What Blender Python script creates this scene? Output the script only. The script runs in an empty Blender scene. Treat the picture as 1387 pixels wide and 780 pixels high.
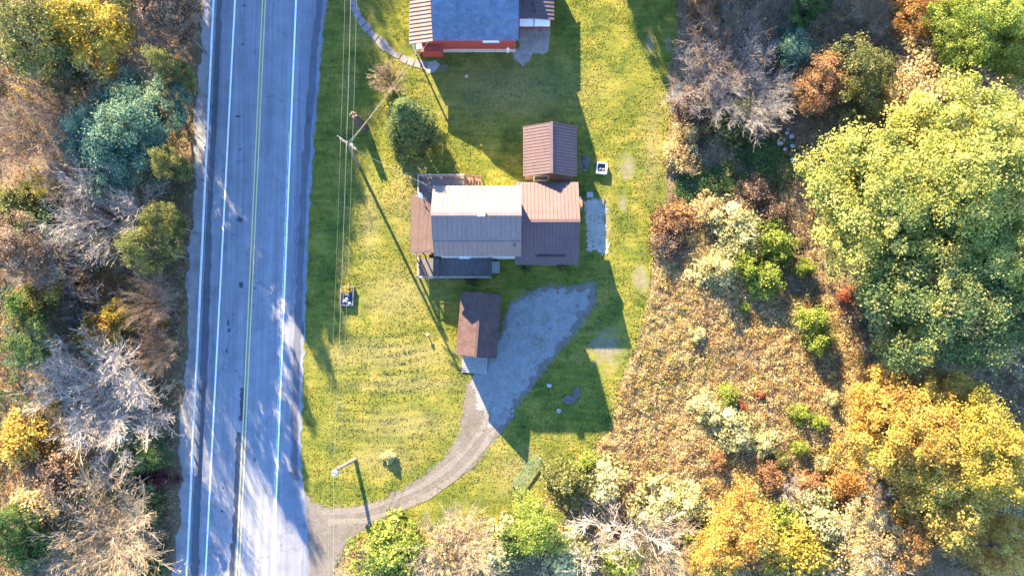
import bpy, math, random
import numpy as np
R_ = math.radians
# ------------------------------------------------------------------ camera
sc = bpy.context.scene
W_PX, H_PX, S_PX = 1387.0, 780.0, 12.95
DIST, TILT = 84.0, R_(4.0)
F_PX = S_PX * DIST
CAM = np.array([0.0, -DIST*math.sin(TILT), DIST*math.cos(TILT)])
cam_d = bpy.data.cameras.new('camera'); cam_d.sensor_width = 36; cam_d.sensor_fit = 'HORIZONTAL'
cam_d.lens = 36*F_PX/W_PX; cam_d.clip_end = 5000
cam = bpy.data.objects.new('camera', cam_d); sc.collection.objects.link(cam)
cam.location = CAM; cam.rotation_euler = (TILT, 0, 0); sc.camera = cam
# ------------------------------------------------------------------ sky and sun
SUN_EL = R_(22.5); SH = np.array([0.42, -0.907]); SH = SH/np.linalg.norm(SH)   # direction shadows fall on the ground
to_sun = np.array([-SH[0]*math.cos(SUN_EL), -SH[1]*math.cos(SUN_EL), math.sin(SUN_EL)])
w = bpy.data.worlds.new('World'); sc.world = w; w.use_nodes = True
nt = w.node_tree; nt.nodes.clear()
sky = nt.nodes.new('ShaderNodeTexSky'); sky.sky_type = 'NISHITA'; sky.sun_disc = False
sky.sun_elevation = SUN_EL; sky.sun_rotation = math.atan2(to_sun[0], to_sun[1])
sky.air_density = 1.0; sky.dust_density = 0.0; sky.ozone_density = 6.0
bg = nt.nodes.new('ShaderNodeBackground'); bg.inputs[1].default_value = 0.13
out = nt.nodes.new('ShaderNodeOutputWorld')
nt.links.new(sky.outputs[0], bg.inputs[0]); nt.links.new(bg.outputs[0], out.inputs[0])
sun_d = bpy.data.lights.new('sun', 'SUN'); sun_d.energy = 5.0; sun_d.angle = R_(0.55); sun_d.color = (1.0, 0.79, 0.47)
sun = bpy.data.objects.new('sun', sun_d); sc.collection.objects.link(sun)
import mathutils
sun.rotation_euler = mathutils.Vector(to_sun).to_track_quat('Z', 'Y').to_euler()
sc.view_settings.view_transform = 'Standard'; sc.view_settings.look = 'None'
sc.view_settings.exposure = 3.05; sc.view_settings.gamma = 1.0; sc.view_settings.use_curve_mapping = False

# ------------------------------------------------------------------ helpers
C = sc.collection
rng = np.random.default_rng(11)
def U(px, py, z=0.0):
    """photo pixel -> world point at height z"""
    dx, dy = (px-693.5)/F_PX, (390-py)/F_PX
    c, s = math.cos(TILT), math.sin(TILT)
    d = np.array([dx, dy*c + s, dy*s - c])
    t = (z-CAM[2])/d[2]
    p = CAM + d*t
    return np.array([p[0], p[1], z])
def project(x, y, z=0.0):
    c, s = math.cos(TILT), math.sin(TILT)
    vx, vy, vz = x-CAM[0], y-CAM[1], z-CAM[2]
    cy = vy*c + vz*s; cz = -vy*s + vz*c
    return 693.5 + F_PX*vx/(-cz), 390 - F_PX*cy/(-cz)

def new_mesh(name, V, F, mats=None, tint=None, midx=None, smooth=False):
    me = bpy.data.meshes.new(name)
    V = np.asarray(V, dtype=np.float32)
    if isinstance(F, np.ndarray):
        n, k = F.shape
        me.vertices.add(len(V)); me.vertices.foreach_set('co', V.ravel())
        me.loops.add(n*k); me.loops.foreach_set('vertex_index', F.astype(np.int32).ravel())
        me.polygons.add(n)
        me.polygons.foreach_set('loop_start', np.arange(0, n*k, k, dtype=np.int32))
        me.polygons.foreach_set('loop_total', np.full(n, k, dtype=np.int32))
        me.update(calc_edges=True)
    else:
        me.from_pydata([tuple(map(float, v)) for v in V], [], F); me.update()
    if tint is not None:
        a = me.attributes.new('tint', 'FLOAT', 'POINT'); a.data.foreach_set('value', np.asarray(tint, dtype=np.float32))
    for m in (mats or []): me.materials.append(m)
    if midx is not None: me.polygons.foreach_set('material_index', np.asarray(midx, dtype=np.int32))
    if smooth: me.polygons.foreach_set('use_smooth', np.ones(len(me.polygons), dtype=bool))
    return me
def link(name, data, parent=None, loc=(0, 0, 0), rz=0.0, sc_=(1, 1, 1)):
    o = bpy.data.objects.new(name, data); C.objects.link(o)
    if parent is not None: o.parent = parent
    o.location = [float(v) for v in loc]; o.rotation_euler = (0, 0, rz); o.scale = sc_
    return o
def tag(o, label=None, cat=None, group=None, kind=None):
    if label: o['label'] = label
    if cat: o['category'] = cat
    if group: o['group'] = group
    if kind: o['kind'] = kind
    return o
def thing(name, label, cat, loc=(0, 0, 0), rz=0.0, group=None):
    return tag(link(name, None, None, loc, rz), label, cat, group)

class MB:
    def __init__(self): self.v = []; self.f = []
    def add(self, vs, fs):
        b = len(self.v); self.v += [tuple(map(float, p)) for p in vs]; self.f += [[b+i for i in f] for f in fs]; return self
    def box(self, x0, x1, y0, y1, z0, z1):
        return self.add([(x0,y0,z0),(x1,y0,z0),(x1,y1,z0),(x0,y1,z0),(x0,y0,z1),(x1,y0,z1),(x1,y1,z1),(x0,y1,z1)],
                        [(0,3,2,1),(4,5,6,7),(0,1,5,4),(1,2,6,5),(2,3,7,6),(3,0,4,7)])
    def bar(self, a, b, w, h, up=(0, 0, 1)):
        a, b, up = np.array(a, float), np.array(b, float), np.array(up, float)
        d = b-a; d /= np.linalg.norm(d); s = np.cross(d, up); s /= np.linalg.norm(s); u = np.cross(s, d)
        vs = [p + s*sx*w/2 + u*su*h/2 for p in (a, b) for sx, su in ((-1,-1),(1,-1),(1,1),(-1,1))]
        return self.add(vs, [(0,1,2,3),(7,6,5,4),(0,4,5,1),(1,5,6,2),(2,6,7,3),(3,7,4,0)])
    def slab(self, pts, th):
        """polygon pts (top face) extruded down by th"""
        n = len(pts); pts = [np.array(p, float) for p in pts]
        vs = pts + [p-np.array([0, 0, th]) for p in pts]
        fs = [list(range(n)), list(range(2*n-1, n-1, -1))] + [(i, n+i, n+(i+1) % n, (i+1) % n) for i in range(n)]
        return self.add(vs, fs)
    def tube(self, pts, rads, k=8, cap=True):
        pts = [np.array(p, float) for p in pts]; n = len(pts)
        if not hasattr(rads, '__len__'): rads = [rads]*n
        vs = []
        for i, p in enumerate(pts):
            d = pts[min(i+1, n-1)]-pts[max(i-1, 0)]; d /= np.linalg.norm(d)+1e-9
            a = np.array([0, 0, 1.]) if abs(d[2]) < 0.9 else np.array([1., 0, 0])
            s = np.cross(d, a); s /= np.linalg.norm(s); u = np.cross(s, d)
            vs += [p + rads[i]*(math.cos(t)*s + math.sin(t)*u) for t in (2*math.pi*j/k for j in range(k))]
        fs = [(i*k+j, i*k+(j+1) % k, (i+1)*k+(j+1) % k, (i+1)*k+j) for i in range(n-1) for j in range(k)]
        if cap: fs += [list(range(k-1, -1, -1)), [(n-1)*k+j for j in range(k)]]
        return self.add(vs, fs)
    def build(self, name, mat, parent=None, kind=None, smooth=False, loc=(0, 0, 0), rz=0):
        o = link(name, new_mesh(name, self.v, self.f, [mat], smooth=smooth), parent, loc, rz)
        if kind: o['kind'] = kind
        return o

# ------------------------------------------------------------------ materials
def mat_base(name):
    m = bpy.data.materials.new(name); m.use_nodes = True
    n = m.node_tree.nodes; return m, n, m.node_tree.links, n['Principled BSDF']
def noise(n, l, scale, detail=4, rough=0.6, vec=None, dist=0.0):
    t = n.new('ShaderNodeTexNoise'); t.inputs['Scale'].default_value = scale; t.inputs['Detail'].default_value = detail
    t.inputs['Roughness'].default_value = rough; t.inputs['Distortion'].default_value = dist
    if vec is not None: l.new(vec, t.inputs['Vector'])
    return t.outputs['Fac']
def ramp(n, l, fac, stops):
    r = n.new('ShaderNodeValToRGB'); e = r.color_ramp.elements
    while len(e) < len(stops): e.new(0.5)
    for i, (p, c) in enumerate(stops):
        e[i].position = p; e[i].color = (*c, 1) if len(c) == 3 else c
    if fac is not None: l.new(fac, r.inputs[0])
    return r.outputs[0]
def mixc(n, l, fac, a, b, mode='MIX'):
    m = n.new('ShaderNodeMix'); m.data_type = 'RGBA'; m.blend_type = mode
    for s, v in ((m.inputs[0], fac), (m.inputs[6], a), (m.inputs[7], b)):
        if hasattr(v, 'is_output'): l.new(v, s)
        elif isinstance(v, (int, float)): s.default_value = v
        else: s.default_value = (*v, 1)
    return m.outputs[2]
def math_(n, l, op, a, b=0.0, clamp=False):
    m = n.new('ShaderNodeMath'); m.operation = op; m.use_clamp = clamp
    for s, v in ((m.inputs[0], a), (m.inputs[1], b)):
        if hasattr(v, 'is_output'): l.new(v, s)
        else: s.default_value = v
    return m.outputs[0]
def objvec(n, l, scale=(1, 1, 1), rot=(0, 0, 0)):
    t = n.new('ShaderNodeNewGeometry'); m = n.new('ShaderNodeMapping')
    m.inputs['Scale'].default_value = scale; m.inputs['Rotation'].default_value = rot
    l.new(t.outputs['Position'], m.inputs['Vector']); return m.outputs[0]
def bump(n, l, fac, strength, dist, bsdf):
    b = n.new('ShaderNodeBump'); b.inputs['Strength'].default_value = strength; b.inputs['Distance'].default_value = dist
    l.new(fac, b.inputs['Height']); l.new(b.outputs[0], bsdf.inputs['Normal'])
def simple(name, c, rough=0.7, var=0.25, scale=3.0, metal=0.0, bmp=0.0, stretch=(1, 1, 1), spec=0.4, fine=0.12):
    m, n, l, b = mat_base(name)
    v = objvec(n, l, stretch)
    lo = [x*(1-var) for x in c]; hi = [min(1, x*(1+var)) for x in c]
    col = ramp(n, l, noise(n, l, scale, 5, 0.65, v), [(0.3, lo), (0.7, hi)])
    f2 = ramp(n, l, noise(n, l, scale*9, 2, 0.5, v), [(0.3, (1-fine,)*3), (0.7, (1+fine,)*3)])
    col = mixc(n, l, 1.0, col, f2, 'MULTIPLY')
    l.new(col, b.inputs['Base Color']); b.inputs['Roughness'].default_value = rough; b.inputs['Metallic'].default_value = metal
    b.inputs['Specular IOR Level'].default_value = spec
    if bmp: bump(n, l, noise(n, l, scale*6, 3, 0.6, v), bmp, 0.03, b)
    return m

GAIN = {'tan_leaves': 1.6, 'pale_leaves': 1.35, 'maple_leaves': 1.5, 'lime_leaves': 1.35, 'mixed_leaves': 1.4, 'rust_leaves': 1.45, 'brown_leaves': 1.45, 'olive_leaves': 1.2, 'green_leaves': 1.15, 'pine_needles': 1.7, 'spruce_needles': 1.9}
def leaf_mat(name, stops, transl=0.45, rough=0.6):
    k_ = GAIN.get(name, 1.1); stops = [(p, tuple(min(0.8, v*k_) for v in c)) for p, c in stops]
    m, n, l, b = mat_base(name)
    a = n.new('ShaderNodeAttribute'); a.attribute_name = 'tint'
    col = ramp(n, l, a.outputs['Fac'], stops)
    l.new(col, b.inputs['Base Color']); b.inputs['Roughness'].default_value = rough; b.inputs['Specular IOR Level'].default_value = 0.25
    tr = n.new('ShaderNodeBsdfTranslucent'); l.new(col, tr.inputs[0])
    mx = n.new('ShaderNodeMixShader'); mx.inputs[0].default_value = transl
    l.new(b.outputs[0], mx.inputs[1]); l.new(tr.outputs[0], mx.inputs[2]); l.new(mx.outputs[0], n['Material Output'].inputs[0])
    return m
LEAF = {
 'lime':   leaf_mat('lime_leaves',   [(0.0,(0.07,0.11,0.02)),(0.5,(0.17,0.21,0.035)),(1.0,(0.30,0.32,0.07))]),
 'maple':  leaf_mat('maple_leaves',  [(0.0,(0.08,0.11,0.03)),(0.4,(0.20,0.21,0.05)),(0.85,(0.33,0.31,0.075)),(1.0,(0.36,0.31,0.10))]),
 'green':  leaf_mat('green_leaves',  [(0.0,(0.025,0.05,0.02)),(0.5,(0.06,0.11,0.03)),(1.0,(0.16,0.20,0.05))]),
 'mixed':  leaf_mat('mixed_leaves',  [(0.0,(0.03,0.06,0.03)),(0.45,(0.09,0.13,0.04)),(0.8,(0.22,0.23,0.07)),(1.0,(0.30,0.19,0.07))]),
 'pine':   leaf_mat('pine_needles',  [(0.0,(0.025,0.06,0.045)),(0.5,(0.06,0.12,0.085)),(1.0,(0.15,0.20,0.12))]),
 'spruce': leaf_mat('spruce_needles',[(0.0,(0.02,0.035,0.015)),(0.5,(0.05,0.075,0.025)),(1.0,(0.13,0.14,0.04))]),
 'olive':  leaf_mat('olive_leaves',  [(0.0,(0.05,0.06,0.02)),(0.5,(0.12,0.13,0.04)),(1.0,(0.24,0.22,0.08))]),
 'yellow': leaf_mat('yellow_leaves', [(0.0,(0.17,0.16,0.03)),(0.5,(0.40,0.31,0.05)),(1.0,(0.56,0.42,0.10))]),
 'golden': leaf_mat('golden_leaves', [(0.0,(0.22,0.10,0.03)),(0.4,(0.40,0.26,0.05)),(0.75,(0.50,0.38,0.09)),(1.0,(0.30,0.30,0.06))]),
 'orange': leaf_mat('orange_leaves', [(0.0,(0.13,0.06,0.025)),(0.5,(0.32,0.17,0.05)),(1.0,(0.48,0.28,0.09))]),
 'rust':   leaf_mat('rust_leaves',   [(0.0,(0.09,0.05,0.03)),(0.5,(0.22,0.12,0.06)),(1.0,(0.34,0.20,0.08))]),
 'red':    leaf_mat('red_leaves',    [(0.0,(0.12,0.03,0.02)),(0.5,(0.30,0.08,0.04)),(1.0,(0.42,0.18,0.09))]),
 'maroon': leaf_mat('maroon_leaves', [(0.0,(0.03,0.01,0.015)),(0.5,(0.09,0.025,0.035)),(1.0,(0.16,0.05,0.06))]),
 'tan':    leaf_mat('tan_leaves',    [(0.0,(0.13,0.09,0.045)),(0.5,(0.31,0.235,0.105)),(1.0,(0.46,0.38,0.20))]),
 'pale':   leaf_mat('pale_leaves',   [(0.0,(0.15,0.15,0.06)),(0.5,(0.34,0.32,0.15)),(1.0,(0.52,0.47,0.27))]),
 'brown':  leaf_mat('brown_leaves',  [(0.0,(0.05,0.035,0.025)),(0.5,(0.14,0.095,0.065)),(1.0,(0.27,0.19,0.13))]),
}
BARK = simple('bark', (0.16, 0.13, 0.10), 0.9, 0.35, 4, bmp=0.4, stretch=(1, 1, 0.3))
BARK_PALE = simple('pale_bark', (0.20, 0.175, 0.15), 0.9, 0.25, 4, bmp=0.3, stretch=(1, 1, 0.3))
TWIG = {'white': simple('white_twigs', (0.36, 0.31, 0.265), 0.9, 0.3, 2), 'grey': simple('grey_twigs', (0.19, 0.17, 0.155), 0.9, 0.35, 2),
        'gold': simple('straw_twigs', (0.30, 0.225, 0.14), 0.9, 0.3, 2), 'brown': simple('brown_twigs', (0.20, 0.14, 0.10), 0.9, 0.35, 2)}

# ---- pixel polygons of the ground zones
def inpoly(px, py, poly):
    r = np.zeros(px.shape, bool); n = len(poly)
    for i in range(n):
        x0, y0 = poly[i]; x1, y1 = poly[(i+1) % n]
        c = ((y0 > py) != (y1 > py)) & (px < (x1-x0)*(py-y0)/((y1-y0) if y1 != y0 else 1e-9)+x0)
        r ^= c
    return r
def polydist(px, py, poly):
    """signed distance in pixels, positive inside"""
    d = np.full(px.shape, 1e9); n = len(poly)
    for i in range(n):
        ax, ay = poly[i]; bx, by = poly[(i+1) % n]
        L = (bx-ax)**2+(by-ay)**2+1e-9
        t = np.clip(((px-ax)*(bx-ax)+(py-ay)*(by-ay))/L, 0, 1)
        d = np.minimum(d, np.hypot(px-ax-t*(bx-ax), py-ay-t*(by-ay)))
    return np.where(inpoly(px, py, poly), d, -d)
LAWN = [(400,-400),(930,-400),(915,-60),(918,40),(905,100),(908,160),(900,215),(905,262),(888,310),(884,360),(876,420),(862,470),
        (838,520),(832,575),(800,608),(770,632),(752,660),(725,690),(690,712),(610,715),(520,722),(465,745),(440,800),(440,1000),(380,1000),(390,500)]
drive_poly = [(414,668),(424,682),(445,688),(480,686),(515,678),(545,664),(575,645),(600,622),(617,598),(626,575),(629,548),(632,528),(640,512),(655,497),(672,470),(682,440),(690,412),(712,396),(740,387),(775,388),(806,382),(806,410),(790,440),(768,462),(748,485),(735,505),(715,530),(695,560),(678,585),(665,606),(640,630),(605,655),(570,676),(530,695),(495,714),(470,735),(455,758),(448,790),(446,1000),(395,1000),(410,720)]
BARE = [((868,378),(16,26)),((850,225),(15,26)),((843,275),(8,16)),((820,470),(30,36)),((765,410),(26,24)),((745,640),(10,6)),((880,60),(9,20)),((905,60),(5,18)),((907,105),(7,12)),((818,300),(12,44)),((790,222),(8,10)),((640,570),(10,10)),((600,92),(12,8)),((470,700),(20,6))]
DRY = [((560,270),(30,60)),((540,400),(45,35)),((530,480),(95,22)),((560,520),(80,12)),((545,575),(70,20)),((700,640),(40,30)),((520,620),(40,20)),((885,200),(12,60)),((690,120),(90,38)),((500,300),(15,50))]
def smooth(a, b, x):
    t = np.clip((x-a)/(b-a), 0, 1); return t*t*(3-2*t)
def gsum(px, py, blobs):
    s = np.zeros(px.shape)
    for (cx, cy), (rx, ry) in blobs: s = np.maximum(s, np.exp(-(((px-cx)/rx)**2+((py-cy)/ry)**2)))
    return s
def vnoise(x, y, seed=0):
    r = np.random.default_rng(seed); s = np.zeros(np.shape(x))
    for _ in range(10):
        a = r.uniform(0, 6.28); k = r.uniform(0.5, 1.6); s = s + np.sin(k*(math.cos(a)*x+math.sin(a)*y)+r.uniform(0, 6.28))
    return s/10**0.5/1.4
rail_x = lambda y: 289.5-0.0465*y
def ground_z(x, y):
    """gentle relief of the lawn and of the rough ground; flat under road, drive and buildings"""
    x = np.asarray(x, float); y = np.asarray(y, float)
    px, py = project(x, y, 0.0)
    m1 = smooth(432, 462, px)*(1-smooth(560, 600, px))*smooth(215, 260, py)*(1-smooth(570, 625, py))
    terr = (0.034+0.02*vnoise(x*.5, y*.5, 2))*np.sin((py+0.0022*(px-505)**2)*0.50+1.5*vnoise(x*0.25, y*0.25, 3))*smooth(400, 470, py) + 0.045*vnoise(x*1.5, y*1.5, 5) + 0.10*vnoise(x*0.35, y*0.35, 4)
    m2 = smooth(905, 960, px)
    shade_hill = 4.5*smooth(45, 190, rail_x(py)-px)*(1+0.10*vnoise(x*0.25, y*0.25, 8))  # rise added so the left trees throw shade across the road
    return m1*(terr+0.05) + m2*0.25*(vnoise(x*0.4, y*0.4, 6)+1.0) + shade_hill

# lawn colour, shared by the ground sheet and the grass on it
def lawn_col(n, l):
    v = objvec(n, l); vs = objvec(n, l, (0.25, 1.6, 1), (0, 0, 0.06)); vm = objvec(n, l, (1.0, 0.12, 1), (0, 0, -0.05))
    c = ramp(n, l, noise(n, l, 0.35, 4, 0.6, v, 0.4), [(0.30, (0.056,0.082,0.018)), (0.5, (0.120,0.130,0.024)), (0.70, (0.192,0.168,0.042))])
    c2 = ramp(n, l, noise(n, l, 1.1, 4, 0.7, vs, 0.5), [(0.38, (0.78,0.82,0.75)), (0.62, (1.22,1.12,1.05))])
    c = mixc(n, l, 1.0, c, c2, 'MULTIPLY')
    c3 = ramp(n, l, noise(n, l, 6.0, 3, 0.7, v), [(0.3, (0.76,0.80,0.74)), (0.7, (1.2,1.17,1.12))])
    c = mixc(n, l, 0.85, c, c3, 'MULTIPLY')
    a = n.new('ShaderNodeAttribute'); a.attribute_name = 'zone'
    sp = n.new('ShaderNodeSeparateColor'); l.new(a.outputs['Color'], sp.inputs[0])
    dryf = math_(n, l, 'MULTIPLY', sp.outputs[2], ramp(n, l, noise(n, l, 1.6, 4, 0.7, vs, 0.6), [(0.25, (0.35,)*3), (0.65, (1,)*3)]), True)
    c = mixc(n, l, dryf, c, ramp(n, l, noise(n, l, 5, 3, 0.7, v), [(0.3, (0.14,0.122,0.047)), (0.7, (0.225,0.19,0.085))]))
    return c, sp, v
def ground_mat():
    m, n, l, b = mat_base('ground')
    c, sp, v = lawn_col(n, l)
    soil = ramp(n, l, noise(n, l, 2.2, 6, 0.75, v), [(0.3, (0.11,0.095,0.075)), (0.7, (0.21,0.18,0.145))])
    nz = noise(n, l, 1.3, 5, 0.7, v)
    fb = math_(n, l, 'MULTIPLY_ADD', sp.outputs[1], 1.25); fb.node.inputs[2].default_value = -0.55
    fb = math_(n, l, 'ADD', fb, math_(n, l, 'MULTIPLY', math_(n, l, 'SUBTRACT', nz, 0.5), 2.6), True)
    c = mixc(n, l, fb, c, soil)
    litter = ramp(n, l, noise(n, l, 3.0, 6, 0.8, v), [(0.25, (0.05,0.037,0.024)), (0.5, (0.14,0.10,0.062)), (0.68, (0.25,0.18,0.11)), (0.8, (0.13,0.135,0.055))])
    fl = math_(n, l, 'MULTIPLY_ADD', sp.outputs[0], 4.0); fl.node.inputs[2].default_value = -1.5
    fl = math_(n, l, 'ADD', fl, math_(n, l, 'SUBTRACT', noise(n, l, 0.9, 4, 0.7, v), 0.5), True)
    c = mixc(n, l, fl, litter, c)
    l.new(c, b.inputs['Base Color']); b.inputs['Roughness'].default_value = 0.95; b.inputs['Specular IOR Level'].default_value = 0.1
    bump(n, l, noise(n, l, 5.0, 5, 0.75, v), 0.4, 0.10, b)
    return m
def grass_mat():
    m, n, l, b = mat_base('grass_blades')
    c, sp, v = lawn_col(n, l)
    l.new(c, b.inputs['Base Color']); b.inputs['Roughness'].default_value = 0.8; b.inputs['Specular IOR Level'].default_value = 0.15
    tr = n.new('ShaderNodeBsdfTranslucent'); l.new(c, tr.inputs[0])
    mx = n.new('ShaderNodeMixShader'); mx.inputs[0].default_value = 0.3
    l.new(b.outputs[0], mx.inputs[1]); l.new(tr.outputs[0], mx.inputs[2]); l.new(mx.outputs[0], n['Material Output'].inputs[0])
    return m
def zone_attr(me, X, Y):
    px, py = project(X, Y, 0.0)
    d = polydist(px, py, LAWN)
    zr = np.clip(0.5 + d/26.0, 0, 1); zb = np.maximum(gsum(px, py, BARE), 0.78*np.exp(-np.maximum(0, -polydist(px, py, drive_poly))/7.0)); zd = gsum(px, py, DRY)
    col = np.ones((len(X), 4), np.float32); col[:, 0] = zr; col[:, 1] = zb; col[:, 2] = zd*0.85
    a = me.attributes.new('zone', 'FLOAT_COLOR', 'POINT'); a.data.foreach_set('color', col.ravel())

# ------------------------------------------------------------------ ground sheet
def axis(lo, hi, step, far):
    core = np.arange(lo, hi+1e-6, step); ext = [] ; s, p = step, hi
    while p < far: s *= 1.35; p += s; ext.append(p)
    ext = np.array(ext); return np.concatenate([(lo-(ext-hi))[::-1], core, ext])
gx, gy = axis(-57, 57, 0.36, 900), axis(-35, 35, 0.36, 900)
GX, GY = np.meshgrid(gx, gy); GXr, GYr = GX.ravel(), GY.ravel()
GZ = ground_z(GXr, GYr)
nx, ny = len(gx), len(gy); idx = np.arange(nx*ny).reshape(ny, nx)
F = np.stack([idx[:-1, :-1], idx[:-1, 1:], idx[1:, 1:], idx[1:, :-1]], -1).reshape(-1, 4)
gm = new_mesh('ground', np.stack([GXr, GYr, GZ], 1), F, [ground_mat()], smooth=True); zone_attr(gm, GXr, GYr)
tag(link('ground', gm), 'mown yellow green lawn running out into brown leaf litter and rough ground', kind='structure')

# ------------------------------------------------------------------ road
def road_mat(name, base, warm=0.0, var=0.16, streak=True):
    m, n, l, b = mat_base(name)
    v = objvec(n, l); vs = objvec(n, l, (2.2, 0.05, 1), (0, 0, -0.046))
    c = ramp(n, l, noise(n, l, 0.5, 5, 0.65, v), [(0.3, [x*(1-var) for x in base]), (0.7, [x*(1+var) for x in base])])
    if streak:
        c = mixc(n, l, 1.0, c, ramp(n, l, noise(n, l, 1.0, 3, 0.6, vs), [(0.32, (0.80,0.80,0.82)), (0.68, (1.16,1.15,1.14))]), 'MULTIPLY')
    c = mixc(n, l, 1.0, c, ramp(n, l, noise(n, l, 14, 3, 0.8, v), [(0.3, (0.85,)*3), (0.7, (1.13,)*3)]), 'MULTIPLY')
    c = mixc(n, l, 1.0, c, ramp(n, l, noise(n, l, 1.8, 6, 0.8, v, 1.5), [(0.25, (0.6,)*3), (0.36, (1,)*3)]), 'MULTIPLY')
    if streak:
        vo = n.new('ShaderNodeTexVoronoi'); vo.feature = 'DISTANCE_TO_EDGE'; vo.inputs['Scale'].default_value = 1.0
        wv = objvec(n, l, (0.20, 0.11, 1)); nn_ = n.new('ShaderNodeTexNoise'); nn_.inputs['Scale'].default_value = 1.3; nn_.inputs['Detail'].default_value = 6; l.new(v, nn_.inputs['Vector'])
        ad = n.new('ShaderNodeMixRGB'); ad.blend_type = 'ADD'; ad.inputs[0].default_value = 0.28; l.new(wv, ad.inputs[1]); l.new(nn_.outputs['Color'], ad.inputs[2]); l.new(ad.outputs[0], vo.inputs['Vector'])
        c = mixc(n, l, 1.0, c, ramp(n, l, vo.outputs['Distance'], [(0.003, (0.72,0.73,0.76)), (0.010, (1,1,1))]), 'MULTIPLY')
    l.new(c, b.inputs['Base Color']); b.inputs['Roughness'].default_value = 0.85; b.inputs['Specular IOR Level'].default_value = 0.3
    bump(n, l, noise(n, l, 12, 3, 0.7, v), 0.25, 0.02, b)
    return m
ASPH = road_mat('worn_asphalt', (0.178, 0.186, 0.212)); ASPH_D = road_mat('dark_asphalt', (0.085, 0.090, 0.110)); ASPH_S = road_mat('shoulder_asphalt', (0.145, 0.155, 0.185))
GRAVEL_SH = road_mat('pale_gravel', (0.24, 0.235, 0.24), var=0.3, streak=False); TAR = road_mat('tar', (0.05, 0.055, 0.07), streak=False)
def paint(name, c, wear):
    m, n, l, b = mat_base(name); v = objvec(n, l)
    col = mixc(n, l, ramp(n, l, noise(n, l, 2.5, 6, 0.8, v), [(wear-0.06, (0,)*3), (wear+0.06, (1,)*3)]), (0.24, 0.24, 0.26), c)
    l.new(col, b.inputs['Base Color']); b.inputs['Roughness'].default_value = 0.7; return m
WHITE_P, YELLOW_P = paint('white_paint', (0.80, 0.80, 0.80), 0.36), paint('yellow_paint', (0.60, 0.47, 0.17), 0.38)
def strip(name, left, right, z, mat, y0=-520, y1=1000, step=12, parent=None, jl=0.0, jr=0.0, seed=0, cols=1):
    r = np.random.default_rng(seed); ys = np.arange(y0, y1+1, step); vs = []
    for y in ys:
        a, b = U(left(y)+r.normal(0, 1)*jl, y, z), U(right(y)+r.normal(0, 1)*jr, y, z)
        for k in range(cols+1): vs.append(a+(b-a)*k/cols)
    k = cols+1; fs = np.array([(i*k+j, i*k+j+1, (i+1)*k+j+1, (i+1)*k+j) for i in range(len(ys)-1) for j in range(cols)])[:, ::-1]
    return link(name, new_mesh(name, vs, fs, [mat]), parent)
rail_x = lambda y: 289.5-0.0465*y
lw_x = lambda y: 318.3-0.0515*y
yl_x = lambda y: 357.6-0.0460*y
rw_x = lambda y: 401.0-0.0400*y
def redge(y):
    return np.interp(y, [-520, 0, 60, 120, 200, 300, 400, 500, 580, 640, 660, 700, 790, 1000], [470, 443, 436, 432, 425, 418.5, 415, 411, 408, 409, 412, 416, 420, 400])
road = strip('road', lambda y: rail_x(y)-2, lambda y: rw_x(y)+8, 0.030, ASPH, cols=4)
tag(road, 'grey two lane asphalt road', kind='structure')
sh = strip('road_shoulder', lambda y: rw_x(y)+8, redge, 0.028, ASPH_S, jr=0.9, seed=2, step=5, cols=2); tag(sh, 'darker paved shoulder between road and lawn', kind='structure')
gs = strip('gravel_shoulder', lambda y: rail_x(y)-16+3*math.sin(y*0.03)+2*math.sin(y*0.11), lambda y: rail_x(y)-2, 0.026, GRAVEL_SH, jl=1.2, seed=3, step=5); tag(gs, 'pale gravel verge outside the guardrail', kind='structure')
strip('dark_strip', lambda y: rail_x(y)+4.5, lambda y: rail_x(y)+13+1.2*math.sin(y*0.017)+0.006*(y-390), 0.034, ASPH_D, parent=road, jl=0.3, jr=0.7, seed=4, step=8)
strip('tyre_band', lambda y: redge(y)-14, lambda y: redge(y)-5, 0.034, ASPH_D, y0=0, y1=650, parent=sh, jl=1.0, jr=0.8, seed=5, step=10)
def linesheet(name, fx, wpx, z, mat, y0=-520, y1=1000): return strip(name, lambda y: fx(y)-wpx/2, lambda y: fx(y)+wpx/2, z, mat, y0, y1, step=40, parent=road)
linesheet('edge_line', lw_x, 2.1, 0.038, WHITE_P); linesheet('edge_line', rw_x, 2.2, 0.038, WHITE_P)
linesheet('faded_edge_line', lambda y: rw_x(y)-2.6, 1.0, 0.038, paint('faded_white_paint', (0.6, 0.6, 0.62), 0.50), 180, 1000)
linesheet('centre_line', lambda y: yl_x(y)-2.0, 1.5, 0.038, YELLOW_P); linesheet('centre_line', lambda y: yl_x(y)+2.0, 1.5, 0.038, YELLOW_P)
def blob(name, cx, cy, rx, ry, z, mat, parent=None, seed=0, n=22, ang=0.0, rough=0.3):
    r = np.random.default_rng(seed); vs = []
    for i in range(n):
        t = 2*math.pi*i/n; k = 1+rough*r.normal(0, 0.6); ex, ey = rx*k*math.cos(t), ry*k*math.sin(t)
        vs.append(U(cx+ex*math.cos(ang)-ey*math.sin(ang), cy+ex*math.sin(ang)+ey*math.cos(ang), z))
    return link(name, new_mesh(name, vs, [list(range(n))[::-1]], [mat]), parent)
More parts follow.
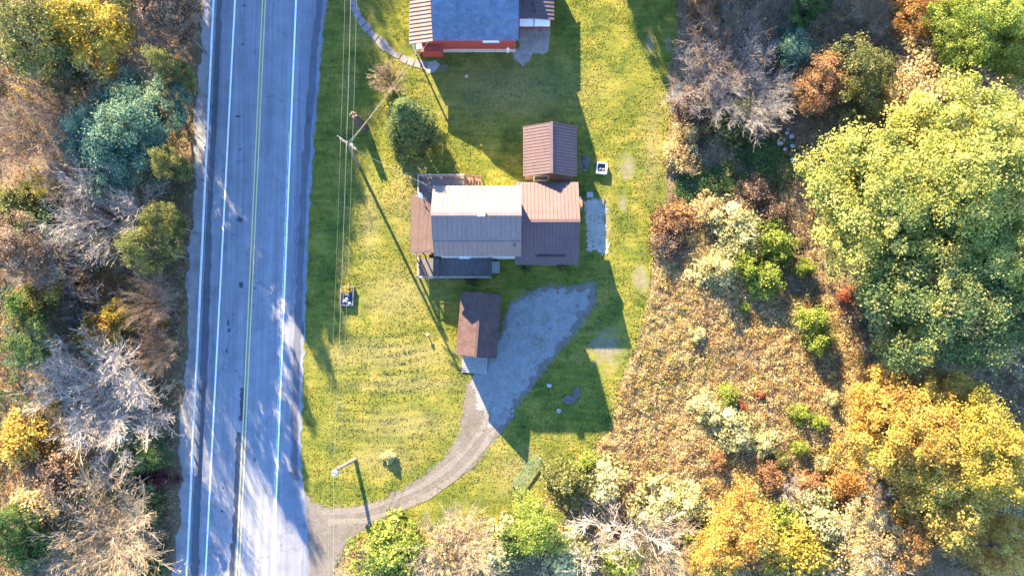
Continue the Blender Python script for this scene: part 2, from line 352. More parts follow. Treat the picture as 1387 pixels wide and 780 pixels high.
for i, (cx, cy, rx, ry) in enumerate([(322,158,4,1.6),(325,298,4.5,4),(327,386,3,5),(325,203,1.5,1.5),(331,8,2,1.3),(329,60,2,1.5),(309,437,1.5,4),(310,448,1.8,3),(307,475,1.2,3),(320,502,1.5,1),(302,660,1.5,2),(301,692,1.6,2),(316,425,1,1),(345,390,2,1),(345,622,1.2,3),(418,164,1.6,7),(397,640,5,3),(410,445,1.3,9),(325,510,1.2,1)]):
    blob('tar_spot', cx, cy, rx, ry, 0.036, TAR, road, seed=i+40, rough=0.45)
for i, (y0, y1, off, wd) in enumerate([(525, 570, -6, 3.4), (585, 640, -8, 4.6), (640, 735, -7.5, 4.2), (735, 1000, -9, 5.0)]):
    strip('tar_patch', lambda y: yl_x(y)+off-wd/2, lambda y: yl_x(y)+off+wd/2+1.5, 0.035, TAR, y0, y1, step=5, parent=road, jl=0.9, jr=0.3, seed=60+i)

# ------------------------------------------------------------------ gravel drive, path, slabs
def polysheet(name, poly, z, mat, label, cell=0.5, jit=0.0, seed=0):
    """flat sheet of small cells filling a pixel polygon with a ragged edge"""
    P = np.array([U(x, y, z)[:2] for x, y in poly]); dense = []
    r = np.random.default_rng(seed); n = len(P)
    for i in range(n):
        a, b = P[i], P[(i+1) % n]; k = max(1, int(np.linalg.norm(b-a)/cell)); nn = np.array([-(b-a)[1], (b-a)[0]]); nn = nn/(np.linalg.norm(nn)+1e-9)
        for j in range(k): dense.append(a+(b-a)*j/k + nn*r.normal(0, jit))
    return tag(link(name, new_mesh(name, [(p[0], p[1], z) for p in dense], [list(range(len(dense)))[::-1]], [mat])), label, kind='structure')
def ragged(name, poly, z, mat, label, amp, seed, cell=0.15):
    P = np.array([U(x, y, z)[:2] for x, y in poly]); lo, hi = P.min(0)-.6, P.max(0)+.6; lo = np.maximum(lo, [-60, -40])
    xs, ys = np.arange(lo[0], hi[0], cell), np.arange(lo[1], hi[1], cell); X, Y = np.meshgrid(xs, ys); px, py = project(X+cell/2, Y+cell/2, z)
    d = polydist(px, py, poly)/S_PX + amp*(0.5*vnoise(X*1.1, Y*1.1, seed)+0.45*vnoise(X*3.3, Y*3.3, seed+1)) + 0.10*np.random.default_rng(seed).normal(size=X.shape)
    k = (d > 0).ravel(); n = X.size; idc = np.arange((len(xs)+1)*(len(ys)+1)).reshape(len(ys)+1, len(xs)+1)
    Fq = np.stack([idc[:-1, :-1], idc[:-1, 1:], idc[1:, 1:], idc[1:, :-1]], -1).reshape(-1, 4)[k]
    GX_, GY_ = np.meshgrid(np.r_[xs, xs[-1]+cell], np.r_[ys, ys[-1]+cell]); used, inv = np.unique(Fq, return_inverse=True)
    V = np.stack([GX_.ravel(), GY_.ravel(), np.full(GX_.size, z)], 1)[used]
    return tag(link(name, new_mesh(name, V, inv.reshape(-1, 4), [mat])), label, kind='structure')
def gravel_mat(name, lo, hi, scale=1.6):
    m, n, l, b = mat_base(name); v = objvec(n, l)
    c = ramp(n, l, noise(n, l, scale*0.35, 8, 0.8, v, 0.8), [(0.3, lo), (0.7, hi)])
    c = mixc(n, l, ramp(n, l, noise(n, l, scale*0.7, 6, 0.8, v, 1.0), [(0.53, (0,)*3), (0.66, (0.8,)*3)]), c, (0.075, 0.085, 0.035))
    c = mixc(n, l, 1.0, c, ramp(n, l, noise(n, l, 9, 3, 0.8, v), [(0.3, (0.7,)*3), (0.7, (1.25,)*3)]), 'MULTIPLY')
    l.new(c, b.inputs['Base Color']); b.inputs['Roughness'].default_value = 0.95; b.inputs['Specular IOR Level'].default_value = 0.15
    bump(n, l, noise(n, l, 7, 4, 0.8, v), 0.8, 0.06, b); return m
DRIVE_SHADED = gravel_mat('drive_gravel_shaded', (0.135, 0.135, 0.14), (0.24, 0.235, 0.235)); DRIVE_LIT = gravel_mat('drive_gravel_lit', (0.095, 0.082, 0.073), (0.165, 0.145, 0.128))  # one gravel toned to its light: paler shaded pad, darker sunlit drive
CONC = gravel_mat('old_concrete', (0.19, 0.19, 0.185), (0.38, 0.37, 0.355), 3)
ragged('driveway', drive_poly, 0.022, DRIVE_LIT, 'pale gravel and dirt driveway curving up from the road', 0.30, 71)
ragged('gravel_pad', [(640,520),(655,500),(675,470),(684,440),(692,414),(714,400),(742,391),(770,393),(795,392),(792,412),(776,438),(756,462),(738,484),(722,508),(700,540),(680,572),(668,582),(655,560)], 0.027, DRIVE_SHADED, 'gravel parking pad below the house, toned for its shade', 1.0, 75)
for i, off in enumerate((-7, 9)):
    pts = [(440,700),(490,697),(535,683),(575,664),(610,640),(637,614),(655,590),(668,565)]
    pp = [U(x+off*0.55, y+off*0.85, 0.031)[:2] for x, y in pts]
    vs = []
    for j, p in enumerate(pp):
        d = pp[min(j+1, 7)]-pp[max(j-1, 0)]; d = d/np.linalg.norm(d); nn = np.array([-d[1], d[0]])
        wdt = 0.28+0.1*math.sin(j*2.1+i)
        vs += [(*(p+nn*wdt), 0.031), (*(p-nn*wdt), 0.031)]
    fs = [(2*j, 2*j+1, 2*j+3, 2*j+2) for j in range(7)]
    tag(link('wheel_track', new_mesh('wheel_track', vs, fs, [gravel_mat('packed_dirt%d' % i, (0.13, 0.115, 0.10), (0.19, 0.168, 0.148))])), 'packed pale wheel track on the driveway', kind='structure')
path_pts = [(476,-30),(479,8),(487,26),(500,42),(516,58),(533,72),(552,83),(580,90)]
path = tag(link('path', None), 'narrow flagstone path to the red house', kind='structure')
STONE = simple('flagstone', (0.17, 0.155, 0.145), 0.9, 0.35, 2.5, bmp=0.4)
r = np.random.default_rng(9)
acc = 0
for j in range(len(path_pts)-1):
    a, b = np.array(path_pts[j], float), np.array(path_pts[j+1], float); L = np.linalg.norm(b-a); k = int(round(L/9))
    for q in range(k):
        c0, c1 = a+(b-a)*q/k, a+(b-a)*(q+0.92)/k; d = (b-a)/L; nn = np.array([-d[1], d[0]]); wd = 5.2+r.normal(0, 0.5)
        pts = [U(*(c0+nn*wd+r.normal(0, .6, 2)), 0.05), U(*(c1+nn*wd+r.normal(0, .6, 2)), 0.05), U(*(c1-nn*wd+r.normal(0, .6, 2)), 0.05), U(*(c0-nn*wd+r.normal(0, .6, 2)), 0.05)]
        MB().slab(pts, 0.12).build('flagstone', STONE, path)
# ------------------------------------------------------------------ vegetation library
def leaf_quads(cent, nrm, size, r, asp=0.62):
    n = len(cent); a = r.normal(size=(n, 3)); t = np.cross(nrm, a); t /= np.linalg.norm(t, axis=1)[:, None]+1e-9; b = np.cross(nrm, t)
    s = size[:, None]; t = t*s*0.5; b = b*s*0.5*asp
    V = np.stack([cent-t*0.75-b*1.25, cent+t*1.15-b*0.2, cent-t*0.4+b*1.45], 1).reshape(-1, 3)
    return V, np.arange(3*n).reshape(n, 3)
def crown(seed, R=4.0, h0=3.0, h1=11.0, ncl=140, per=70, leaf=0.30, cl=0.75, shape='round', lump=0.28, hollow=0.45, tmean=0.5, tsd=0.2):
    r = np.random.default_rng(seed); d = r.normal(size=(ncl, 3)); d /= np.linalg.norm(d, axis=1)[:, None]
    ph = r.uniform(0, 6.28, 6); az = np.arctan2(d[:, 1], d[:, 0])
    lf = 1+lump*(np.sin(2*az+ph[0])*0.5+np.sin(3*az+ph[1])*0.45+np.sin(5*az+ph[2])*0.35+0.5*np.sin(4*d[:, 2]+ph[3]))
    rad = r.uniform(hollow**3, 1, ncl)**(1/3)
    hz = (h1-h0)/2
    if shape == 'cone':
        u = r.uniform(0, 1, ncl)**0.75; u = 1-u
        z = h0+u*(h1-h0); rr = R*(1-u)**0.8*(0.55+0.45*r.uniform(0, 1, ncl)**0.5)
        ctr = np.stack([np.cos(az)*rr, np.sin(az)*rr, z], 1); outw = np.stack([np.cos(az), np.sin(az), np.full(ncl, 0.3)], 1)
    else:
        zz = d[:, 2]*hz*rad
        ctr = np.stack([d[:, 0]*R*rad*lf, d[:, 1]*R*rad*lf, (h0+h1)/2+zz], 1); outw = d
        if shape == 'dome': ctr[:, 2] = h0+np.abs(ctr[:, 2]-(h0+h1)/2)*2
    k = (per*r.uniform(0.5, 1.5, ncl)).astype(int); ci = np.repeat(np.arange(ncl), k); n = len(ci)
    sc3 = np.array([1, 1, 0.5])*cl*r.uniform(0.5, 1.45, ncl)[ci][:, None]*np.where(r.random(n) < 0.15, 1.5, 1.0)[:, None]
    g = r.normal(size=(n, 3)); g *= np.minimum(1, 1.7/np.linalg.norm(g, axis=1))[:, None]
    cent = ctr[ci]+g*sc3*0.62
    nrm = r.normal(size=(n, 3))*0.75+np.array([0, 0, 0.40])+outw[ci]*0.6; nrm /= np.linalg.norm(nrm, axis=1)[:, None]
    V, Fq = leaf_quads(cent, nrm, leaf*r.uniform(0.6, 1.4, n), r)
    tc = np.clip(tmean+tsd*r.normal(size=ncl), 0, 1); t = np.clip(tc[ci]+0.13*r.normal(size=n), 0, 1)
    return V, Fq, np.repeat(t, 3), ctr
def tubes_np(segs, k=3):
    """segs: list of (p0,p1,r0,r1)"""
    P0 = np.array([s[0] for s in segs]); P1 = np.array([s[1] for s in segs]); r0 = np.array([s[2] for s in segs]); r1 = np.array([s[3] for s in segs])
    d = P1-P0; d /= np.linalg.norm(d, axis=1)[:, None]+1e-9
    a = np.where(np.abs(d[:, 2:3]) < 0.9, np.array([[0, 0, 1.]]), np.array([[1., 0, 0]])); s = np.cross(d, a); s /= np.linalg.norm(s, axis=1)[:, None]; u = np.cross(s, d)
    ring = []
    for P, rr in ((P0, r0), (P1, r1)):
        for j in range(k):
            t = 2*math.pi*j/k; ring.append(P+rr[:, None]*(math.cos(t)*s+math.sin(t)*u))
    V = np.stack(ring, 1).reshape(-1, 3); n = len(segs); base = (np.arange(n)*2*k)[:, None]
    Fq = np.concatenate([base+np.array([[j, (j+1) % k, k+(j+1) % k, k+j]]) for j in range(k)], 0)
    return V, Fq
def branches(seed, R, H, lean=(0, 0), nmain=9, kids=(5, 6, 4), trunk_h=0.35, r0=0.16, droop=0.0, twig=0.022, up=0.9):
    r = np.random.default_rng(seed); thick, thin = [], []
    top = np.array([lean[0]*trunk_h, lean[1]*trunk_h, H*trunk_h]); pts = [np.zeros(3), top*0.5+np.array([*r.normal(0, .06, 2), 0]), top]
    for i in range(2): thick.append((pts[i], pts[i+1], r0*(1-0.25*i), r0*(0.75-0.2*i)))
    def grow(p, d, L, rad, lev):
        n = 3; q = p
        for i in range(n):
            d = d+r.normal(0, 0.08, 3)+np.array([0, 0, 0.08-droop*lev*0.06]); d /= np.linalg.norm(d)
            nq = q+d*L/n; ra, rb = max(twig, rad*(1-0.28*i)), max(twig*0.8, rad*(1-0.28*(i+1)))
            (thick if lev == 0 else thin).append((q, nq, ra, rb)); q = nq
            if lev < len(kids):
                m = kids[lev]; kk = m//n+(1 if r.random() < (m % n)/n else 0)
                for _ in range(kk):
                    dd = d+r.normal(0, 0.45, 3)+np.array([0, 0, 0.1]); dd /= np.linalg.norm(dd)
                    grow(q-d*L/n*r.random(), dd, L*r.uniform(0.38, 0.62), rad*0.40, lev+1)
    for i in range(nmain):
        az = 2*math.pi*(i+r.uniform(-.3, .3))/nmain; e = up*r.uniform(0.5, 1.3)
        d = np.array([math.cos(az)+lean[0]*0.1, math.sin(az)+lean[1]*0.1, e]); d /= np.linalg.norm(d)
        p = pts[1]+(pts[2]-pts[1])*r.uniform(0.2, 1.0); grow(p, d, min(R*1.0/max(0.35, math.hypot(d[0], d[1])), H*0.9), r0*0.30, 0)
    return thick, thin

def ribbons_np(segs, seed=0):
    P0 = np.array([s[0] for s in segs]); P1 = np.array([s[1] for s in segs]); r0 = np.array([s[2] for s in segs])[:, None]; r1 = np.array([s[3] for s in segs])[:, None]
    d = P1-P0; d /= np.linalg.norm(d, axis=1)[:, None]+1e-9; a = np.random.default_rng(seed).normal(0, .45, d.shape)+np.array([0, 0, 1.]); s = np.cross(d, a); s /= np.linalg.norm(s, axis=1)[:, None]+1e-9
    V = np.stack([P0-s*r0, P0+s*r0, P1+s*r1, P1-s*r1], 1).reshape(-1, 3); return V, np.arange(len(V)).reshape(-1, 4)
LIB = {}
def lib(key, fn):
    if key not in LIB: LIB[key] = fn()
    return LIB[key]
def leafy_meshes(kind, var, big=False):
    """unit-ish tree: radius 4, height 11 -> (trunk mesh, crown mesh)"""
    def mk():
        s = abs(hash_(kind))*7+var*131
        if big: V, Fq, t, ctr = crown(s, 8.0, 5.0, 17.0, 560, 165, 0.25, 0.95, tsd=0.26, lump=0.36)
        else: V, Fq, t, ctr = crown(s, 4.0, 3.0, 11.0, 190, 84, 0.235, 0.72, tsd=0.26, lump=0.36)
        cm = new_mesh('crown', V, Fq, [LEAF[kind]], t)
        r = np.random.default_rng(s+1); Rr = 8.0 if big else 4.0; h = 17.0 if big else 11.0
        segs = [(np.zeros(3), np.array([0.1, 0, h*0.3]), Rr*0.055, Rr*0.045), (np.array([0.1, 0, h*0.3]), np.array([0, 0.15, h*0.62]), Rr*0.045, Rr*0.022)]
        for c in ctr[r.choice(len(ctr), 26, replace=False)]:
            p = np.array([0.05, 0.05, h*r.uniform(0.25, 0.6)]); mid = (p+c)/2+np.array([0, 0, 0.2]); segs += [(p, mid, Rr*0.016, Rr*0.010), (mid, c, Rr*0.010, Rr*0.004)]
        V2, F2 = tubes_np(segs, 6)
        return new_mesh('trunk', V2, F2, [BARK]), cm
    return lib(('leafy', kind, var, big), mk)
def hash_(s): return sum((i+1)*ord(c) for i, c in enumerate(s)) % 997
def shrub_meshes(kind, var):
    def mk():
        s = hash_(kind)*3+var*57+5
        V, Fq, t, ctr = crown(s, 1.5, 0.25, 2.2, 52, 68, 0.165, 0.42, shape='dome', lump=0.35, hollow=0.3, tsd=0.26)
        cm = new_mesh('foliage', V, Fq, [LEAF[kind]], t)
        r = np.random.default_rng(s); segs = []
        for c in ctr[r.choice(len(ctr), 18, replace=False)]: segs.append((np.array([*r.normal(0, .08, 2), 0]), c, 0.03, 0.012))
        V2, F2 = tubes_np(segs, 4)
        return new_mesh('stems', V2, F2, [BARK]), cm
    return lib(('shrub', kind, var), mk)
def bare_meshes(twig, var, style):
    def mk():
        s = hash_(twig)*5+var*17+hash_(style)
        if style == 'burst': th, tn = branches(s, 4.0, 9.0, nmain=13, kids=(12, 8, 5), twig=0.0105, up=0.55, r0=0.12)
        elif style == 'tall': th, tn = branches(s, 4.0, 12.0, nmain=9, kids=(9, 7, 5), twig=0.012, up=1.3, r0=0.14)
        else: th, tn = branches(s, 4.0, 8.0, nmain=7, kids=(7, 6, 4), twig=0.013, up=0.7, r0=0.13)
        V, Fq = tubes_np(th, 6); V2, F2 = ribbons_np(tn, s)
        return new_mesh('trunk', V, Fq, [BARK_PALE if twig in ('white', 'gold') else BARK]), new_mesh('twigs', V2, F2, [TWIG[twig]])
    return lib(('bare', twig, var, style), mk)

def put(name, meshes, names, loc, rz, scl, label, cat, group):
    o = tag(link(name, None, None, loc, rz, scl), label, cat, group)
    for m, nme in zip(meshes, names):
        ch = link(nme, m, o)
        if nme in ('twigs', 'stems'): ch['kind'] = 'stuff'
    return o
vcount = {}
def nextvar(k, n):
    vcount[k] = vcount.get(k, -1)+1; return vcount[k] % n
trng = random.Random(5)
def at_crown(px, py, zc):
    p = U(px, py, zc); z = float(ground_z(p[0], p[1]))
    for _ in range(3): p = U(px, py, zc+z); z = float(ground_z(p[0], p[1]))
    return (p[0], p[1], z-0.05)
def tree(kind, px, py, rpx, h, label, group, big=False, name=None, cat='tree'):
    """rpx: crown radius in photo pixels, (px,py): the crown's middle in the photo"""
    v = nextvar(('t', kind, big), 2 if not big else 3); R = rpx/S_PX*0.93; base = 8.0 if big else 4.0; H0 = 17.0 if big else 11.0
    return put(name or (kind_name(kind)), leafy_meshes(kind, v, big), ('trunk', 'crown'), at_crown(px, py, h*0.66), trng.uniform(0, 6.28), (R/base, R/base, h/H0), label, cat, group)
def kind_name(k): return {'pine': 'pine_tree', 'spruce': 'spruce_tree'}.get(k, 'leafy_tree')
def shrub(kind, px, py, rpx, h, label, group, name='shrub', cat='shrub'):
    v = nextvar(('s', kind), 3); R = rpx/S_PX*0.95
    return put(name, shrub_meshes(kind, v), ('stems', 'foliage'), at_crown(px, py, h*0.6), trng.uniform(0, 6.28), (R/1.6, R/1.6, h/2.3), label, cat, group)
def bare(twig, px, py, rpx, h, label, group, style='burst', name='bare_tree', cat='tree', tilt=None):
    v = nextvar(('b', twig, style), 2); R = rpx/S_PX; H0 = {'burst': 9.0, 'tall': 12.0}.get(style, 8.0)
    o = put(name, bare_meshes(twig, v, style), ('trunk', 'twigs'), at_crown(px, py, h*0.55), trng.uniform(0, 6.28), (R/4.4, R/4.4, h/H0*0.85), label, cat, group)
    if tilt: o.rotation_euler = (tilt[0], tilt[1], 0)
    return o
# ------------------------------------------------------------------ buildings
def metal_mat(name, c, rough=0.6):
    m, n, l, b = mat_base(name); v = objvec(n, l)
    col = ramp(n, l, noise(n, l, 0.8, 5, 0.7, v), [(0.3, [x*0.86 for x in c]), (0.7, [x*1.1 for x in c])])
    col = mixc(n, l, 1.0, col, ramp(n, l, noise(n, l, 3.5, 5, 0.75, objvec(n, l, (3, 0.4, 1))), [(0.3, (0.80,0.79,0.78)), (0.7, (1.10,)*3)]), 'MULTIPLY')
    l.new(col, b.inputs['Base Color']); b.inputs['Roughness'].default_value = rough; b.inputs['Specular IOR Level'].default_value = 0.2; return m
ROOF_TAN = metal_mat('tan_metal_roof', (0.205, 0.142, 0.132)); ROOF_BR = metal_mat('bronze_metal_roof', (0.118, 0.072, 0.074)); ROOF_SHED = metal_mat('brown_metal_roof', (0.112, 0.078, 0.080))
SHING_BL = simple('blue_grey_shingle', (0.10, 0.13, 0.18), 0.9, 0.28, 1.2, bmp=0.3, fine=0.25); SHING_BR = simple('brown_shingle', (0.066, 0.038, 0.036), 0.9, 0.3, 1.5, bmp=0.4, fine=0.3)
SIDING = simple('cream_siding', (0.55, 0.51, 0.45), 0.7, 0.1, 1.0); BRICK_RED = simple('red_siding', (0.34, 0.055, 0.04), 0.8, 0.25, 1.5, stretch=(1, 1, 6))
FOUND = simple('foundation', (0.45, 0.42, 0.38), 0.9, 0.3, 2.5, bmp=0.3); DECK = simple('weathered_deck', (0.115, 0.10, 0.105), 0.85, 0.4, 2.0, stretch=(6, 0.5, 1), bmp=0.3)
RAILW = simple('rail_wood', (0.24, 0.20, 0.175), 0.85, 0.25, 3); STAIRW = simple('stair_wood', (0.17, 0.10, 0.075), 0.85, 0.3, 3); WHITE = simple('white_enamel', (0.75, 0.75, 0.73), 0.5, 0.08, 2)
DARK = simple('dark_wood', (0.08, 0.065, 0.06), 0.85, 0.3, 3); GREYW = simple('grey_boards', (0.27, 0.255, 0.25), 0.9, 0.35, 3, stretch=(1, 5, 1), bmp=0.4)
GALV = simple('galvanised_steel', (0.60, 0.61, 0.63), 0.45, 0.15, 2, metal=0.35); GLASS = simple('window_glass', (0.03, 0.04, 0.05), 0.08, 0.1, 1, spec=0.8)
TRIM = simple('white_trim', (0.70, 0.69, 0.66), 0.6, 0.06, 2)
def slope(parent, name, eL, eR, tR, tL, mat, th=0.07, rib=0.45, rw=0.075, rh=0.075, courses=0):
    """roof slope: eave left/right, top left/right; standing ribs or stepped shingle courses in real relief"""
    eL, eR, tR, tL = [np.array(p, float) for p in (eL, eR, tR, tL)]
    nrm = np.cross(eR-eL, tL-eL); nrm /= np.linalg.norm(nrm)
    if nrm[2] < 0: nrm = -nrm
    mb = MB()
    if courses:
        r = np.random.default_rng(int(abs(eL[0]*10)+courses))
        for k in range(courses):
            a, b = k/courses, (k+1)/courses
            l0, l1, r0, r1 = eL+(tL-eL)*a, eL+(tL-eL)*b, eR+(tR-eR)*a, eR+(tR-eR)*b
            L = np.linalg.norm(r0-l0); nt_ = max(2, int(L/1.1)); cuts = np.clip((np.arange(nt_+1)+np.r_[0, r.uniform(-.3, .3, nt_-1), 0])/nt_, 0, 1)
            for q in range(nt_):
                lift = nrm*(0.045+r.uniform(-.012, .012)); s0, s1 = cuts[q], cuts[q+1]-0.008
                P = [l0+(r0-l0)*s0+lift, l0+(r0-l0)*s1+lift, l1+(r1-l1)*s1+nrm*0.012, l1+(r1-l1)*s0+nrm*0.012]
                mb.add(P+[l0+(r0-l0)*s0, l0+(r0-l0)*s1], [(0, 1, 2, 3), (4, 5, 1, 0), (0, 3, 4), (1, 5, 2)])
        mb.slab([eL, eR, tR, tL], th)
    else:
        mb.slab([eL, eR, tR, tL], th)
        L = np.linalg.norm(eR-eL); n = max(1, int(L/rib))
        for i in range(n+1):
            s = i/n*0.985+0.0075
            mb.bar(eL+(eR-eL)*s+nrm*rh*0.45, tL+(tR-tL)*s+nrm*rh*0.45, rw, rh, nrm)
    return mb.build(name, mat, parent)
def prism_x(parent, name, prof, x0, x1, mat):
    n = len(prof); vs = [(x0, y, z) for y, z in prof]+[(x1, y, z) for y, z in prof]
    fs = [list(range(n)), list(range(2*n-1, n-1, -1))]+[(i, n+i, n+(i+1) % n, (i+1) % n) for i in range(n)]
    return MB().add(vs, fs).build(name, mat, parent)
def prism_y(parent, name, prof, y0, y1, mat):
    n = len(prof); vs = [(x, y0, z) for x, z in prof]+[(x, y1, z) for x, z in prof]
    fs = [list(range(n-1, -1, -1)), list(range(n, 2*n))]+[(i, (i+1) % n, n+(i+1) % n, n+i) for i in range(n)]
    return MB().add(vs, fs).build(name, mat, parent)
def opening(parent, name, c, w_, h_, face, mat=TRIM, inner=GLASS, sub='pane'):
    """window or door on a wall; face is the outward axis: 'x+','x-','y+','y-'"""
    c = np.array(c, float); s = 1 if face[1] == '+' else -1
    def bx(mb, dw0, dw1, z0, z1, d0, d1):
        lo, hi = sorted((s*d0, s*d1))
        if face[0] == 'x': mb.box(c[0]+lo, c[0]+hi, c[1]+dw0, c[1]+dw1, c[2]+z0, c[2]+z1)
        else: mb.box(c[0]+dw0, c[0]+dw1, c[1]+lo, c[1]+hi, c[2]+z0, c[2]+z1)
    mb = MB(); t = 0.09
    bx(mb, -w_/2-t, -w_/2, -h_/2, h_/2, -0.02, 0.05); bx(mb, w_/2, w_/2+t, -h_/2, h_/2, -0.02, 0.05)
    bx(mb, -w_/2-t, w_/2+t, h_/2, h_/2+t, -0.02, 0.055); bx(mb, -w_/2-t-0.04, w_/2+t+0.04, -h_/2-t, -h_/2, -0.02, 0.09)
    o = mb.build(name, mat, parent); p = MB(); bx(p, -w_/2, w_/2, -h_/2, h_/2, -0.02, 0.012); p.build(sub, inner, o); return o
def rail(parent, a, b, h=0.95, n=None, mat=RAILW, name='railing'):
    a, b = np.array(a, float), np.array(b, float); L = np.linalg.norm(b-a); up = np.array([0, 0, 1.]); mb = MB()
    mb.bar(a+up*h, b+up*h, 0.16, 0.05); mb.bar(a+up*0.15, b+up*0.15, 0.06, 0.06)
    k = int(L/0.16)
    for i in range(1, k): p = a+(b-a)*i/k; mb.bar(p+up*0.15, p+up*h, 0.04, 0.04, (1, 0, 0))
    o = mb.build(name, mat, parent)
    for i in range(int(L/1.6)+2):
        p = a+(b-a)*min(1, i/(int(L/1.6)+1)); MB().box(p[0]-.055, p[0]+.055, p[1]-.055, p[1]+.055, p[2]-1.0, p[2]+h+0.06).build('rail_post', mat, o)
def deck_floor(parent, x0, x1, y0, y1, z, name='deck_boards'):
    mb = MB(); n = int((x1-x0)/0.15); r = np.random.default_rng(int(abs(x0*37)))
    for i in range(n):
        a = x0+(x1-x0)*i/n; mb.box(a, a+(x1-x0)/n-0.014, y0, y1, z-0.04, z+r.uniform(-.004, .004))
    o = mb.build(name, DECK, parent, kind='stuff')
    for ya in (y0+.02, y1-.08): MB().box(x0+.02, x1-.02, ya, ya+.06, z-0.24, z-0.042).build('deck_joist', DARK, parent)
    return o

# ---- the main house
def main_house():
    base = U(645, 305, 0)
    h = thing('farmhouse', 'two storey farmhouse with tan metal roof, decks and a lower bronze roofed wing', 'house')
    x0, x1 = U(583.5, 290, 9.6)[0], U(706.5, 290, 9.6)[0]
    zr, zn, zb, ze = 9.6, 7.75, 8.0, 6.0
    yr, yn, yb, ye = U(645, 290, zr)[1], U(645, 252, zn)[1], U(645, 327, zb)[1], U(645, 347, ze)[1]
    prism_x(h, 'wall', [(ye+.35, 0), (ye+.35, ze-.02), (yb+.05, zb-.14), (yr, zr-.13), (yn-.40, zn-.02), (yn-.40, 0)][::-1], x0+.3, x1-.3, SIDING)
    slope(h, 'north_roof', (x0, yn, zn), (x1, yn, zn), (x1, yr, zr), (x0, yr, zr), ROOF_TAN)
    slope(h, 'upper_south_roof', (x0, yb, zb), (x1, yb, zb), (x1, yr, zr), (x0, yr, zr), ROOF_TAN)
    slope(h, 'lower_south_roof', (x0, ye, ze), (x1, ye, ze), (x1, yb+.02, zb-.01), (x0, yb+.02, zb-.01), ROOF_TAN)
    MB().bar((x0-.01, yr, zr+.05), (x1+.01, yr, zr+.05), 0.30, 0.05).build('ridge_cap', ROOF_TAN, h)
    MB().bar((x0-.005, yb, zb+.045), (x1+.005, yb, zb+.045), 0.10, 0.05).build('break_trim', ROOF_TAN, h)
    v = U(652, 288, zr+.3); mb = MB(); mb.box(v[0]-.28, v[0]+.28, v[1]-.28, v[1]+.28, zr-.25, zr+.25); ch = mb.build('roof_vent', GALV, h)
    MB().box(v[0]-.33, v[0]+.33, v[1]-.33, v[1]+.33, zr+.25, zr+.33).build('vent_cap', WHITE, ch)
    p = U(697, 333, 7.7); MB().tube([(p[0], p[1], 7.0), (p[0], p[1], 8.2)], 0.07, 8).build('vent_pipe', DARK, h)
    # wing
    wx0, wx1 = U(697.5, 299, 5.6)[0], U(786, 299, 5.6)[0]; wzr, wze, wzs = 5.6, 3.5, 3.25
    wr, wn, ws = U(742, 299, wzr)[1], U(742, 247, wze)[1], U(742, 358.5, wzs)[1]
    prism_x(h, 'wing_wall', [(ws+.4, 0), (ws+.4, wzs+.05), (wr, wzr-.14), (wn-.4, wze+.05), (wn-.4, 0)][::-1], x1-.28, wx1-.3, SIDING)
    slope(h, 'wing_north_roof', (wx0, wn, wze), (wx1, wn, wze), (wx1, wr, wzr), (wx0, wr, wzr), ROOF_BR, rib=0.36)
    slope(h, 'wing_south_roof', (wx0, ws, wzs), (wx1, ws, wzs), (wx1, wr, wzr), (wx0, wr, wzr), ROOF_BR, rib=0.36)
    MB().bar((wx0-.01, wr, wzr+.05), (wx1+.01, wr, wzr+.05), 0.3, 0.05).build('wing_ridge_cap', ROOF_BR, h)
    a, b = U(726, 348, 3.75), U(766, 348, 3.75); zz = lambda y: wzs+(wzr-wzs)*(y-ws)/(wr-ws)
    MB().bar((a[0], a[1], zz(a[1])+.16), (b[0], b[1], zz(b[1])+.16), 0.07, 0.18).build('snow_guard', DARK, h)
    for px in (712, 772): c = U(px, 352, 0); opening(h, 'window', (c[0], ws+.4, 1.7), 1.0, 1.1, 'y-')
    opening(h, 'door', (U(744, 352, 0)[0], ws+.4, 1.1), 0.95, 2.05, 'y-', inner=WHITE, sub='door_leaf')
    for yy in (ws+2.0, wn-2.2): opening(h, 'window', (wx1-.3, yy, 1.8), 1.0, 1.2, 'x+')
    for px in (604, 640, 676):
        c = U(px, 345, 6); opening(h, 'window', (c[0], ye+.35, 4.7), 0.95, 1.3, 'y-')
    opening(h, 'door', (U(628, 345, 3)[0], ye+.35, 2.15), 0.95, 2.0, 'y-', inner=WHITE, sub='door_leaf')
    for yy in (yb, yr, yn-2.0): opening(h, 'window', (x0+.3, yy, 5.9), 0.9, 1.3, 'x-')
    for px in (610, 650, 690): c = U(px, 252, 6); opening(h, 'window', (c[0], yn-.40, 5.2), 0.9, 1.3, 'y+')
    # west porch roof on posts
    zE, zW = 3.75, 3.25
    a = U(556.5, 262, zW); d = U(556.5, 342.5, zW); e = x0+.32
    slope(h, 'porch_roof', (a[0], d[1], zW), (a[0], a[1], zW), (e, a[1], zE), (e, d[1], zE), simple('porch_roofing', (0.088, 0.056, 0.048), 0.85, 0.14, 1.2, fine=0.15), th=0.14, rib=9.0, rw=0.02, rh=0.01)
    for t in (0.02, 0.34, 0.66, 0.98): y = a[1]+(d[1]-a[1])*t; MB().box(a[0]+.15, a[0]+.27, y-.06, y+.06, 0, zW-.13).build('porch_post', TRIM, h)
    dz = 1.05
    # north west deck
    n0 = U(565.5, 236, dz+.95); n1 = U(651, 236, dz+.95); sx = U(629, 240, dz)[0]
    deck_floor(h, n0[0], sx, yn-.38, n0[1], dz); deck_floor(h, n0[0], e+.0, d[1]+.1, yn-.385, dz, 'porch_boards')
    rail(h, (n0[0], n0[1]-.06, dz), (sx, n0[1]-.06, dz)); rail(h, (n0[0]+.06, n0[1]-.1, dz), (n0[0]+.06, a[1]+.1, dz))
